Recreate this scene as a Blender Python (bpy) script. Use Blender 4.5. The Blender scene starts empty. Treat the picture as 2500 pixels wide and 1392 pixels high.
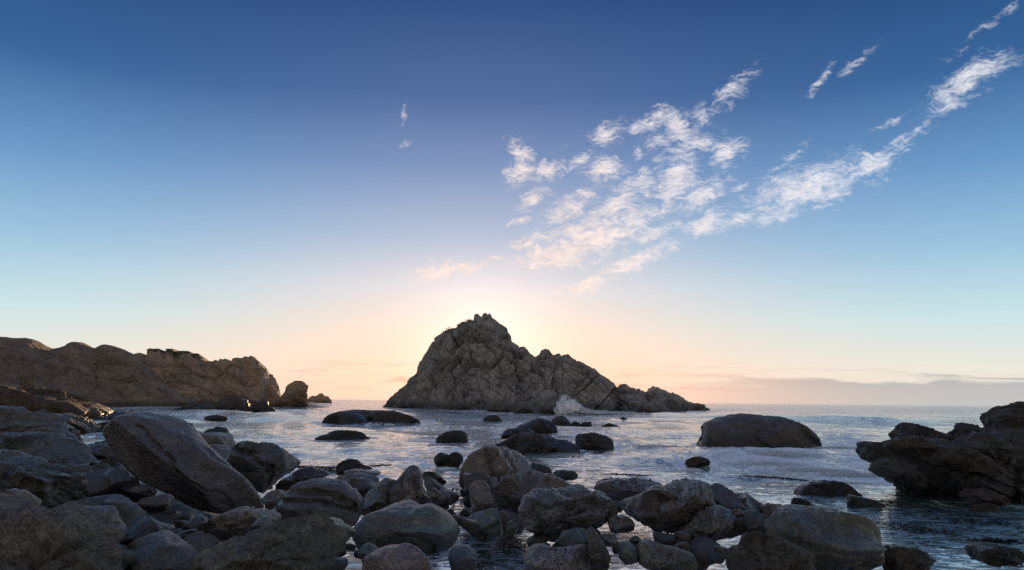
import bpy, bmesh, math
import numpy as np
from mathutils import Vector, Matrix

scene = bpy.context.scene
COL = scene.collection
R = math.radians

# ---------------------------------------------------------------- camera
CAM_H = 3.0
PITCH = R(8.93)
ROLL = R(0.60)
FPX = 1800.0                    # focal length, in pixels of a 2500 px wide picture
W0, H0 = 2500.0, 1392.0
Fv = np.array([0.0, math.cos(PITCH), math.sin(PITCH)])
U0 = np.array([0.0, -math.sin(PITCH), math.cos(PITCH)])
R0 = np.array([1.0, 0.0, 0.0])
Rv = R0 * math.cos(ROLL) + U0 * math.sin(ROLL)
Uv = -R0 * math.sin(ROLL) + U0 * math.cos(ROLL)
cam_data = bpy.data.cameras.new('camera')
cam = bpy.data.objects.new('camera', cam_data)
COL.objects.link(cam)
M = Matrix(((Rv[0], Uv[0], -Fv[0], 0), (Rv[1], Uv[1], -Fv[1], 0), (Rv[2], Uv[2], -Fv[2], CAM_H), (0, 0, 0, 1)))
cam.matrix_world = M
cam_data.sensor_fit = 'HORIZONTAL'
cam_data.sensor_width = 36.0
cam_data.lens = 36.0 * FPX / W0
cam_data.clip_start = 0.1
cam_data.clip_end = 60000.0
scene.camera = cam


def ray(px, py):
    """direction of the sight line through a point of the picture"""
    d = Fv + Rv * ((px - W0 / 2) / FPX) + Uv * ((H0 / 2 - py) / FPX)
    return d / np.linalg.norm(d)


def at(px, py, D):
    """the point at forward distance D on that sight line"""
    d = ray(px, py)
    return np.array([0, 0, CAM_H]) + d * (D / d[1])


def water_dist(px, py):
    d = ray(px, py)
    if d[2] > -0.003:
        return 1000.0
    return d[1] * (CAM_H / -d[2])


# ---------------------------------------------------------------- sky, sun, exposure
SUN_DIR = ray(1178, 878)
SUN_EL = math.asin(SUN_DIR[2])
SUN_AZ = math.atan2(SUN_DIR[0], SUN_DIR[1])


def lin(c):
    r = []
    for v in c:
        v = v / 255.0
        r.append(v / 12.92 if v <= 0.04045 else ((v + 0.055) / 1.055) ** 2.4)
    return tuple(r) + (1.0,)


class NT:
    """small helper for node trees"""
    def __init__(s, tree):
        s.t = tree
        s.t.nodes.clear()

    def n(s, kind, **kw):
        nd = s.t.nodes.new(kind)
        for k, v in kw.items():
            setattr(nd, k, v)
        return nd

    def put(s, sock, v):
        if isinstance(v, bpy.types.NodeSocket):
            s.t.links.new(v, sock)
        else:
            if sock.type == 'VECTOR' and hasattr(v, '__len__'):
                v = tuple(v)[:3]
            if sock.type == 'RGBA' and hasattr(v, '__len__') and len(v) == 3:
                v = tuple(v) + (1.0,)
            sock.default_value = v

    def math(s, op, a, b=None, c=None, clamp=False):
        nd = s.n('ShaderNodeMath', operation=op, use_clamp=clamp)
        for i, v in enumerate((a, b, c)):
            if v is not None:
                s.put(nd.inputs[i], v)
        return nd.outputs[0]

    def vmath(s, op, a, b=None, out=0):
        nd = s.n('ShaderNodeVectorMath', operation=op)
        s.put(nd.inputs[0], a)
        if b is not None:
            if op == 'SCALE':
                s.put(nd.inputs['Scale'], b)
            else:
                s.put(nd.inputs[1], b)
        return nd.outputs[out]

    def mix(s, fac, a, b, blend='MIX', clamp=False):
        nd = s.n('ShaderNodeMix', data_type='RGBA', blend_type=blend)
        nd.clamp_factor = True
        s.put(nd.inputs['Factor'], fac)
        s.put(nd.inputs['A'], a)
        s.put(nd.inputs['B'], b)
        return nd.outputs['Result']

    def rng(s, v, a, b, c=0.0, d=1.0, smooth=True):
        nd = s.n('ShaderNodeMapRange')
        nd.interpolation_type = 'SMOOTHSTEP' if smooth else 'LINEAR'
        s.put(nd.inputs['Value'], v)
        nd.inputs['From Min'].default_value = a
        nd.inputs['From Max'].default_value = b
        nd.inputs['To Min'].default_value = c
        nd.inputs['To Max'].default_value = d
        return nd.outputs['Result']

    def noise(s, vec, scale, detail=4, rough=0.55, dist=0.0, out=0, lac=2.0):
        nd = s.n('ShaderNodeTexNoise')
        if vec is not None:
            s.put(nd.inputs['Vector'], vec)
        nd.inputs['Scale'].default_value = scale
        nd.inputs['Detail'].default_value = detail
        nd.inputs['Roughness'].default_value = rough
        nd.inputs['Lacunarity'].default_value = lac
        nd.inputs['Distortion'].default_value = dist
        return nd.outputs[out]

    def mapping(s, vec, loc=(0, 0, 0), rot=(0, 0, 0), sc=(1, 1, 1), kind='POINT'):
        nd = s.n('ShaderNodeMapping', vector_type=kind)
        s.put(nd.inputs['Vector'], vec)
        nd.inputs['Location'].default_value = loc
        nd.inputs['Rotation'].default_value = rot
        nd.inputs['Scale'].default_value = sc
        return nd.outputs[0]

    def ramp(s, v, stops, interp='EASE'):
        nd = s.n('ShaderNodeValToRGB')
        cr = nd.color_ramp
        cr.interpolation = interp
        while len(cr.elements) < len(stops):
            cr.elements.new(0.5)
        for e, (p, c) in zip(cr.elements, stops):
            e.position = p
            e.color = c
        s.put(nd.inputs[0], v)
        return nd.outputs[0]


world = bpy.data.worlds.new("World")
scene.world = world
world.use_nodes = True
w = NT(world.node_tree)
tc = w.n('ShaderNodeTexCoord')
vec = tc.outputs['Generated']
sep = w.n('ShaderNodeSeparateXYZ')
w.put(sep.inputs[0], vec)
el = w.math('DIVIDE', w.math('ARCSINE', sep.outputs['Z']), math.pi / 2)      # -1 .. 1
az = w.math('ARCTAN2', sep.outputs['X'], sep.outputs['Y'])
cosang = w.vmath('DOT_PRODUCT', vec, tuple(SUN_DIR), out=1)
ang = w.math('ARCCOSINE', w.math('MINIMUM', cosang, 0.99999))                # radians from the sun


def e90(d):
    return d / 90.0


sky_far = w.ramp(w.math('MAXIMUM', el, 0.0), [
    (0.0, lin((212, 200, 188))), (e90(2.5), lin((212, 212, 202))), (e90(6.0), lin((178, 206, 211))),
    (e90(10.5), lin((137, 176, 202))), (e90(16), lin((92, 137, 181))), (e90(22), lin((46, 90, 140))),
    (e90(30), lin((26, 60, 106))), (e90(55), lin((92, 118, 156))), (1.0, lin((122, 142, 172)))], 'LINEAR')  # upper stops brighten the unseen sky overhead to raise the ambient light
sky_near = w.ramp(w.math('MAXIMUM', el, 0.0), [
    (0.0, lin((238, 192, 170))), (e90(2.0), lin((238, 196, 170))), (e90(5.0), lin((230, 202, 184))),
    (e90(8.5), lin((205, 200, 202))), (e90(12.5), lin((158, 172, 194))), (e90(18), lin((108, 132, 172))),
    (e90(23), lin((68, 96, 144))), (e90(30), lin((38, 70, 120))), (e90(55), lin((92, 118, 156))), (1.0, lin((122, 142, 172)))], 'LINEAR')  # unseen overhead sky brightened here as well
daz = w.math('ABSOLUTE', w.math('SUBTRACT', az, SUN_AZ))
near_w = w.math('EXPONENT', w.math('MULTIPLY', w.math('POWER', w.math('DIVIDE', daz, R(21)), 2.0), -1.0))
base = w.mix(near_w, sky_far, sky_near)
# the glow round the sun, which stands low behind the sea stack
g1 = w.math('EXPONENT', w.math('MULTIPLY', w.math('POWER', w.math('DIVIDE', ang, R(5.0)), 2.0), -1.0))
g2 = w.math('EXPONENT', w.math('MULTIPLY', w.math('DIVIDE', ang, R(8.0)), -1.0))
glow = w.vmath('ADD', w.vmath('SCALE', (1.0, 0.86, 0.80), w.math('MULTIPLY', g1, 0.27)),
               w.vmath('SCALE', (1.0, 0.62, 0.48), w.math('MULTIPLY', g2, 0.09)))
base = w.vmath('ADD', base, glow)

# clouds: each one lies where it stands in the sky (azimuth, elevation), its body comes from noise
comb = w.n('ShaderNodeCombineXYZ')
w.put(comb.inputs[0], az)
w.put(comb.inputs[1], w.math('MULTIPLY', el, math.pi / 2))
ae = comb.outputs[0]
warp = w.noise(ae, 26, 3, 0.6, out=1)
ae_w = w.vmath('ADD', ae, w.vmath('SCALE', w.vmath('SUBTRACT', warp, (0.5, 0.5, 0.5)), 0.030))


def azel(px, py):
    d = ray(px, py)
    return math.atan2(d[0], d[1]), math.asin(d[2])


CLOUDS = [(1265, 375, 34, 26, -60, 1.3), (1275, 415, 44, 28, 10, 1.3), (1335, 418, 48, 24, 35, 1.25), (1485, 330, 40, 26, 20, 1.2), (1415, 390, 26, 13, 30, 1.2),
          (1475, 412, 46, 28, 0, 1.4), (1600, 300, 54, 26, 10, 1.3), (1655, 315, 36, 30, 40, 1.3), (1600, 358, 48, 20, 10, 1),
          (1560, 375, 20, 15, 0, .8), (1718, 285, 26, 32, 0, 1), (1775, 235, 80, 24, 38, 1), (1652, 440, 62, 44, 75, 1.5),
          (1700, 345, 46, 24, 20, 1.2), (1775, 370, 40, 36, 60, 1.3), (1720, 475, 68, 28, 25, 1.35), (1300, 490, 44, 18, 35, 1.3),
          (1390, 505, 66, 26, 25, 1.3), (1510, 500, 90, 36, 25, 1.2), (1450, 578, 135, 44, 18, 1.5), (1370, 622, 115, 26, 8, 1.4),
          (1600, 520, 66, 20, 20, 1), (1550, 640, 130, 17, 22, 1.25), (1440, 690, 70, 16, 15, 1.3), (1720, 550, 58, 24, 30, 1.45),
          (1800, 540, 46, 15, 25, 1.1), (1970, 462, 145, 44, 16, 1.5), (2090, 425, 150, 19, 27, 1.3), (2130, 378, 120, 13, 28, .85),
          (1935, 380, 66, 16, 32, .75), (2225, 325, 90, 10, 28, .6), (2180, 292, 66, 11, 22, .7), (2365, 198, 110, 30, 24, 1.3),
          (1995, 200, 54, 13, 42, .85), (2095, 145, 60, 18, 35, .6), (2400, 72, 120, 15, 30, .7), (1085, 660, 86, 17, 12, 1.3),
          (1212, 632, 34, 10, 10, .7), (985, 275, 36, 12, 72, .6), (990, 352, 14, 8, 0, .7), (1560, 450, 60, 26, 15, 1.0), (1790, 460, 30, 12, 10, .9), (1270, 545, 30, 9, 10, .9), (1290, 600, 50, 14, 5, 1.1), (1600, 570, 60, 18, 20, 1.1),
          (700, 720, 60, 10, 5, .3), (850, 745, 70, 8, -5, .4)]
best = None
for (cx, cy, a, b, th, k) in CLOUDS:
    A, E = azel(cx, cy)
    px_r = (azel(cx + 10, cy)[0] - azel(cx - 10, cy)[0]) / 20 if abs(cx - 1250) < 2000 else 1 / 1800
    py_r = (azel(cx, cy - 10)[1] - azel(cx, cy + 10)[1]) / 20
    mp = w.mapping(ae_w, (A, E, 0), (0, 0, R(th)), (a * px_r * 1.12, b * py_r * 1.2, 1), 'TEXTURE')
    ln = w.math('SUBTRACT', w.vmath('LENGTH', mp, out=1), (k - 1) * 0.6) if k > 1 else w.vmath('LENGTH', mp, out=1)
    if k < 1:
        ln = w.math('ADD', w.vmath('LENGTH', mp, out=1), (1 - k) * 0.75)
    best = ln if best is None else w.math('MINIMUM', best, ln)
inside = w.math('SUBTRACT', 1.0, best)
st = w.mapping(ae_w, rot=(0, 0, R(-24)), sc=(0.55, 1.5, 1))
st2 = w.mapping(ae_w, rot=(0, 0, R(-14)), sc=(0.6, 1.9, 1))
nb = w.noise(st, 42, 7, 0.62, 0.6)
nf = w.noise(st2, 120, 5, 0.6, 0.8)
nsum = w.math('ADD', w.math('MULTIPLY', w.math('SUBTRACT', nb, 0.5), 3.0), w.math('MULTIPLY', w.math('SUBTRACT', nf, 0.5), 3.0))
inside = w.math('MAXIMUM', inside, -1.1)
dens = w.math('ADD', w.math('MULTIPLY', inside, 1.25), nsum)
calpha = w.math('MULTIPLY', w.rng(dens, -0.15, 1.95), 0.90)
calpha = w.math('MULTIPLY', calpha, w.rng(inside, -0.75, 0.25))
warmth = w.math('EXPONENT', w.math('MULTIPLY', w.math('POWER', w.math('DIVIDE', ang, R(17)), 2.0), -1.0))
ccol = w.mix(warmth, lin((222, 222, 228)), lin((255, 222, 200)))
shade = w.noise(st2, 75, 4, 0.6, 0.5)
ccol = w.mix(w.rng(shade, 0.35, 0.7, 0.0, 0.45), ccol, w.vmath('SCALE', ccol, 0.62))
base = w.mix(calpha, base, ccol)
# low bank of cloud along the horizon, thick to the right of the stack, thin streaks elsewhere
eld = w.math('MULTIPLY', el, 90.0)
bn = w.noise(w.mapping(ae, sc=(1.0, 9.0, 1)), 9.0, 6, 0.6, 0.4)
top = w.math('ADD', w.rng(az, R(3), R(20), 0.5, 1.75), w.math('MULTIPLY', w.math('SUBTRACT', bn, 0.5), 2.6))
bank = w.rng(w.math('SUBTRACT', top, eld), -0.18, 0.30)
bank = w.math('MULTIPLY', bank, w.rng(az, R(6), R(22), 0.0, 0.86))
bankcol = w.mix(w.rng(az, R(6), R(30)), lin((214, 176, 158)), lin((156, 160, 164)))
bankcol = w.mix(w.rng(eld, 0.1, 2.2, 0.45, 0.0), bankcol, w.mix(w.rng(az, R(6), R(34)), lin((240, 196, 172)), lin((186, 184, 180))))
base = w.mix(bank, base, bankcol)
sn = w.noise(w.mapping(ae, sc=(1.0, 11.0, 1)), 12.0, 6, 0.6, 0.5)
band = w.math('MULTIPLY', w.rng(eld, 0.5, 1.2), w.rng(eld, 2.1, 3.2, 1.0, 0.0))
streak = w.math('MULTIPLY', w.rng(sn, 0.50, 0.64), band)
streak = w.math('MULTIPLY', streak, w.rng(daz, R(8), R(34), 0.62, 0.18))
base = w.mix(streak, base, w.mix(near_w, lin((176, 172, 172)), lin((228, 160, 136))))
# below the horizon: as the sea would look
base = w.mix(w.rng(el, -0.004, 0.0), lin((70, 88, 98)), base)
# away from the sun the evening sky is greyer
dim = w.rng(ang, R(60), R(130), 1.0, 1.15)  # brightens the unseen sky behind the camera to raise the ambient light
base = w.mix(w.rng(ang, R(45), R(110), 0.0, 0.8), base, w.vmath('SCALE', (1.10, 0.96, 0.86), w.math('MULTIPLY', w.vmath('DOT_PRODUCT', base, (0.3, 0.5, 0.2), out=1), 1.0)))
base = w.vmath('SCALE', base, dim)  # scales up the unseen sky behind the camera for more ambient light
bg2 = w.n('ShaderNodeBackground')
w.put(bg2.inputs['Color'], base)
bg2.inputs['Strength'].default_value = 0.745
nish = w.n('ShaderNodeTexSky', sky_type='NISHITA')
nish.sun_disc = False
nish.sun_elevation = SUN_EL
nish.sun_rotation = SUN_AZ
nish.altitude = 0
bg1 = w.n('ShaderNodeBackground')
w.put(bg1.inputs['Color'], nish.outputs[0])
bg1.inputs['Strength'].default_value = 0.05
addn = w.n('ShaderNodeMixShader')
addn.inputs[0].default_value = 0.955
w.put(addn.inputs[1], bg1.outputs[0])
w.put(addn.inputs[2], bg2.outputs[0])
wo = w.n('ShaderNodeOutputWorld')
w.put(wo.inputs['Surface'], addn.outputs[0])
world.cycles.sampling_method = 'MANUAL'
world.cycles.sample_map_resolution = 1024

sun_data = bpy.data.lights.new('sun', 'SUN')
sun_data.energy = 4.0
sun_data.angle = R(0.5)
sun_data.color = (1.0, 0.62, 0.32)
sun = bpy.data.objects.new('sun', sun_data)
COL.objects.link(sun)
sun.rotation_euler = Vector(tuple(SUN_DIR)).to_track_quat('Z', 'Y').to_euler()
sun.location = (0, -10, 60)

scene.render.engine = 'CYCLES'
scene.cycles.use_denoising = False
scene.cycles.max_bounces = 7
scene.cycles.diffuse_bounces = 4
scene.cycles.glossy_bounces = 3
scene.cycles.sample_clamp_direct = 5.0
scene.cycles.sample_clamp_indirect = 3.0
scene.view_settings.view_transform = 'Standard'
scene.view_settings.look = 'None'
scene.view_settings.exposure = 0.80
scene.view_settings.gamma = 1.0
scene.view_settings.use_curve_mapping = False

# ---------------------------------------------------------------- noise on arrays of points
def _hash(ix, iy, iz, seed):
    h = (ix * 374761393 + iy * 668265263 + iz * 2147483647 + seed * 974634777) & 0xFFFFFFFF
    h = ((h ^ (h >> 13)) * 1274126177) & 0xFFFFFFFF
    h = ((h ^ (h >> 16)) * 2246822519) & 0xFFFFFFFF
    h = h ^ (h >> 15)
    return h.astype(np.float64) / 4294967296.0


def vnoise(p, seed=0):
    f = np.floor(p)
    i = f.astype(np.int64)
    t = p - f
    t = t * t * t * (t * (t * 6 - 15) + 10)
    r = 0
    for dx in (0, 1):
        wx = t[:, 0] if dx else 1 - t[:, 0]
        for dy in (0, 1):
            wy = t[:, 1] if dy else 1 - t[:, 1]
            for dz in (0, 1):
                wz = t[:, 2] if dz else 1 - t[:, 2]
                r = r + wx * wy * wz * _hash(i[:, 0] + dx, i[:, 1] + dy, i[:, 2] + dz, seed)
    return r * 2 - 1


_ROT = np.array([[0.36, 0.80, -0.48], [-0.80, 0.48, 0.36], [0.48, 0.36, 0.80]])


def fbm(p, octv=5, seed=0, gain=0.5, ridged=False):
    a, s, tot = 1.0, 0, 0
    q = p.copy()
    for o in range(octv):
        v = vnoise(q, seed + o * 17)
        if ridged:
            v = 1 - 2 * np.abs(v)
        s = s + a * v
        tot += a
        a *= gain
        q = q @ _ROT.T * 2.03 + 7.7
    return s / tot


def voronoi(p, seed=0):
    """F1, F2, a random number of the nearest cell and the offset from its centre"""
    f = np.floor(p).astype(np.int64)
    n = len(p)
    F1 = np.full(n, 9.0)
    F2 = np.full(n, 9.0)
    cid = np.zeros(n)
    off = np.zeros((n, 3))
    for dx in (-1, 0, 1):
        for dy in (-1, 0, 1):
            for dz in (-1, 0, 1):
                ix, iy, iz = f[:, 0] + dx, f[:, 1] + dy, f[:, 2] + dz
                c = np.stack([ix + _hash(ix, iy, iz, seed + 1), iy + _hash(ix, iy, iz, seed + 2), iz + _hash(ix, iy, iz, seed + 3)], 1)
                d = p - c
                dist = np.sqrt((d * d).sum(1))
                near = dist < F1
                F2 = np.where(near, F1, np.minimum(F2, dist))
                F1 = np.where(near, dist, F1)
                cid = np.where(near, _hash(ix, iy, iz, seed + 4), cid)
                off[near] = d[near]
    return F1, F2, cid, off


def smooth(x, a, b):
    t = np.clip((x - a) / (b - a), 0, 1)
    return t * t * (3 - 2 * t)


# ---------------------------------------------------------------- materials
def new_mat(name):
    m = bpy.data.materials.new(name)
    m.use_nodes = True
    return m, NT(m.node_tree)


def finish(t, bsdf):
    o = t.n('ShaderNodeOutputMaterial')
    t.put(o.inputs['Surface'], bsdf.outputs[0])


def rock_material(name, dark, mid, pale, scale=1.0, rough=(0.42, 0.75), bump=0.5, wet_z=0.55, lichen=None, spec=0.5, blotch=0.5, gr=1.0):
    m, t = new_mat(name)
    geo = t.n('ShaderNodeNewGeometry')
    pos = geo.outputs['Position']
    info = t.n('ShaderNodeObjectInfo')
    off = t.vmath('ADD', pos, t.vmath('SCALE', (31.0, 17.0, 5.0), info.outputs['Random']))
    big = t.noise(off, 0.55 * scale, 5, 0.6, 0.4)
    med = t.noise(off, 3.2 * scale, 7, 0.68, 0.3)
    fine = t.noise(off, 13.0 * scale, 5, 0.72)
    grain = t.noise(off, 42.0 * scale, 3, 0.8)
    c = t.mix(t.rng(big, 0.35, 0.66), dark, mid)
    c = t.mix(t.math('MULTIPLY', t.rng(med, 0.47, 0.68), blotch), c, pale)
    c = t.mix(t.rng(fine, 0.40, 0.58, 0.75 * gr, 0.0), c, t.vmath('SCALE', dark, 0.5))
    c = t.mix(t.rng(grain, 0.53, 0.62, 0.0, 0.6 * gr), c, pale)
    vein = t.noise(t.mapping(off, sc=(0.7, 0.7, 2.4), rot=(0.3, 0.5, 0.1)), 1.6 * scale, 6, 0.62, 1.4)
    vl = t.math('ABSOLUTE', t.math('SUBTRACT', vein, 0.5))
    c = t.mix(t.rng(vl, 0.0, 0.016, 0.55, 0.0), c, t.vmath('SCALE', dark, 0.35))
    c = t.mix(t.rng(t.math('ABSOLUTE', t.math('SUBTRACT', vein, 0.585)), 0.0, 0.012, 0.35, 0.0), c, pale)
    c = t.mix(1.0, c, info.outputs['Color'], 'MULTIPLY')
    if lichen:
        lm = t.noise(off, 1.3 * scale, 6, 0.7, 0.8)
        c = t.mix(t.rng(lm, 0.56, 0.66, 0.0, 0.5), c, lichen)
    sp = t.n('ShaderNodeSeparateXYZ')
    t.put(sp.inputs[0], pos)
    zz = t.math('ADD', sp.outputs['Z'], t.math('MULTIPLY', t.math('SUBTRACT', big, 0.5), 1.2))
    wet = t.rng(zz, wet_z * 1.6, wet_z * 0.3, 0.0, 1.0)
    wet2 = t.math('MULTIPLY', wet, 0.78)
    c = t.mix(wet2, c, t.vmath('SCALE', c, 0.22))
    b = t.n('ShaderNodeBsdfPrincipled')
    t.put(b.inputs['Base Color'], c)
    ro = t.rng(med, 0.3, 0.7, rough[0], rough[1])
    ro = t.math('MULTIPLY', ro, t.rng(wet, 0, 1, 1.0, 0.62))
    t.put(b.inputs['Roughness'], ro)
    b.inputs['Specular IOR Level'].default_value = spec
    # relief: worn grain, pits and hairline cracks
    v = t.n('ShaderNodeTexVoronoi', feature='DISTANCE_TO_EDGE')
    wv = t.vmath('ADD', off, t.vmath('SCALE', t.noise(off, 1.5 * scale, 4, 0.6, out=1), 0.9 / scale))
    t.put(v.inputs['Vector'], t.mapping(wv, sc=(1.0, 1.0, 2.1), rot=(0.25, 0.3, 0.2)))
    v.inputs['Scale'].default_value = 1.1 * scale
    crack = t.rng(v.outputs['Distance'], 0.0, 0.035, 0.0, 1.0)
    gate = t.rng(t.noise(off, 0.9 * scale, 3, 0.5), 0.44, 0.60)
    crack = t.math('ADD', t.math('MULTIPLY', crack, gate), t.math('SUBTRACT', 1.0, gate))
    h = t.math('ADD', t.math('MULTIPLY', med, 0.085 / scale), t.math('MULTIPLY', fine, 0.040 / scale))
    h = t.math('ADD', h, t.math('MULTIPLY', grain, 0.013 / scale))
    h = t.math('ADD', h, t.math('MULTIPLY', crack, 0.022 / scale))
    bp = t.n('ShaderNodeBump')
    bp.inputs['Strength'].default_value = bump
    bp.inputs['Distance'].default_value = 1.0
    t.put(bp.inputs['Height'], h)
    t.put(b.inputs['Normal'], bp.outputs[0])
    finish(t, b)
    return m


def g(v, r=1.0, gg=1.0, b=1.0):
    return (v * r, v * gg, v * b, 1.0)


MAT = {}
MAT['shore'] = rock_material('dark_shore_rock', g(.028, 1.07, 1, .94), g(.072, 1.07, 1, .94), g(.27, 1.05, 1, .95), 1.0, rough=(0.24, 0.56), bump=1.0, spec=.8, blotch=.6)
MAT['smooth'] = rock_material('worn_boulder_rock', g(.034, 1.07, 1, .94), g(.082, 1.07, 1, .94), g(.26, 1.05, 1, .95), 1.2, rough=(0.24, 0.52), bump=0.9, spec=.8, blotch=.5)
MAT['wetrock'] = rock_material('wet_black_rock', g(.016, 1.08, 1, .92), g(.038, 1.08, 1, .92), g(.14, 1.06, 1, .93), 1.0, rough=(0.34, 0.62), bump=1.0, wet_z=0.8, spec=.4)
MAT['tan'] = rock_material('tan_pitted_rock', g(.075, 1.12, 1, .84), g(.19, 1.12, 1, .84), g(.36, 1.08, 1, .86), 1.3, rough=(0.55, 0.85), bump=1.0, lichen=g(.14, .95, 1.05, .75), spec=0.3, blotch=.7)
MAT['stack'] = rock_material('pale_granite', g(.15, 1.06, 1, .93), g(.34, 1.06, 1, .93), g(.56, 1.05, 1, .94), 0.22, rough=(0.7, 0.95), bump=1.0, wet_z=2.6, spec=0.2, blotch=0.55, gr=0.35)
MAT['headland'] = rock_material('brown_granite', g(.18, 1.28, 1, .76), g(.36, 1.28, 1, .76), g(.54, 1.22, 1, .78), 0.26, rough=(0.7, 0.95), bump=1.0, wet_z=1.6, lichen=g(.13, .95, 1.1, .6), spec=0.2, blotch=0.55, gr=0.35)


# ---------------------------------------------------------------- linking
def mesh_obj(name, verts, faces, mat, parent=None, loc=(0, 0, 0), smooth_shade=True, attrs=None):
    me = bpy.data.meshes.new(name)
    verts = np.asarray(verts, dtype=np.float32)
    faces = np.asarray(faces, dtype=np.int32)
    k = faces.shape[1]
    me.vertices.add(len(verts))
    me.vertices.foreach_set('co', verts.ravel())
    me.loops.add(faces.size)
    me.loops.foreach_set('vertex_index', faces.ravel())
    me.polygons.add(len(faces))
    me.polygons.foreach_set('loop_start', np.arange(0, faces.size, k, dtype=np.int32))
    me.polygons.foreach_set('loop_total', np.full(len(faces), k, dtype=np.int32))
    me.update(calc_edges=True)
    me.polygons.foreach_set('use_smooth', np.full(len(faces), smooth_shade, dtype=bool))
    if attrs:
        for an, av in attrs.items():
            at_ = me.attributes.new(an, 'FLOAT', 'POINT')
            at_.data.foreach_set('value', np.asarray(av, dtype=np.float32))
    if mat:
        me.materials.append(mat)
    o = bpy.data.objects.new(name, me)
    COL.objects.link(o)
    o.location = loc
    if parent:
        o.parent = parent
    return o


def tag(o, label=None, cat=None, group=None, kind=None):
    if label:
        o['label'] = label
    if cat:
        o['category'] = cat
    if group:
        o['group'] = group
    if kind:
        o['kind'] = kind
    return o


_ico = {}


def ico(sub):
    if sub not in _ico:
        bm = bmesh.new()
        bmesh.ops.create_icosphere(bm, subdivisions=sub, radius=1.0)
        v = np.array([x.co[:] for x in bm.verts])
        f = np.array([[x.index for x in p.verts] for p in bm.faces])
        bm.free()
        _ico[sub] = (v / np.linalg.norm(v, axis=1, keepdims=True), f)
    return _ico[sub]


def seg_dist(P, poly):
    """distance of 2-d points to a polyline"""
    best = np.full(len(P), 1e9)
    for a, b in zip(poly[:-1], poly[1:]):
        a = np.asarray(a, float)
        b = np.asarray(b, float)
        d = b - a
        t = np.clip(((P - a) @ d) / (d @ d + 1e-12), 0, 1)
        q = a + t[:, None] * d
        best = np.minimum(best, np.sqrt(((P - q) ** 2).sum(1)))
    return best


SEED = [100]
WATER_ROCKS = []


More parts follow.
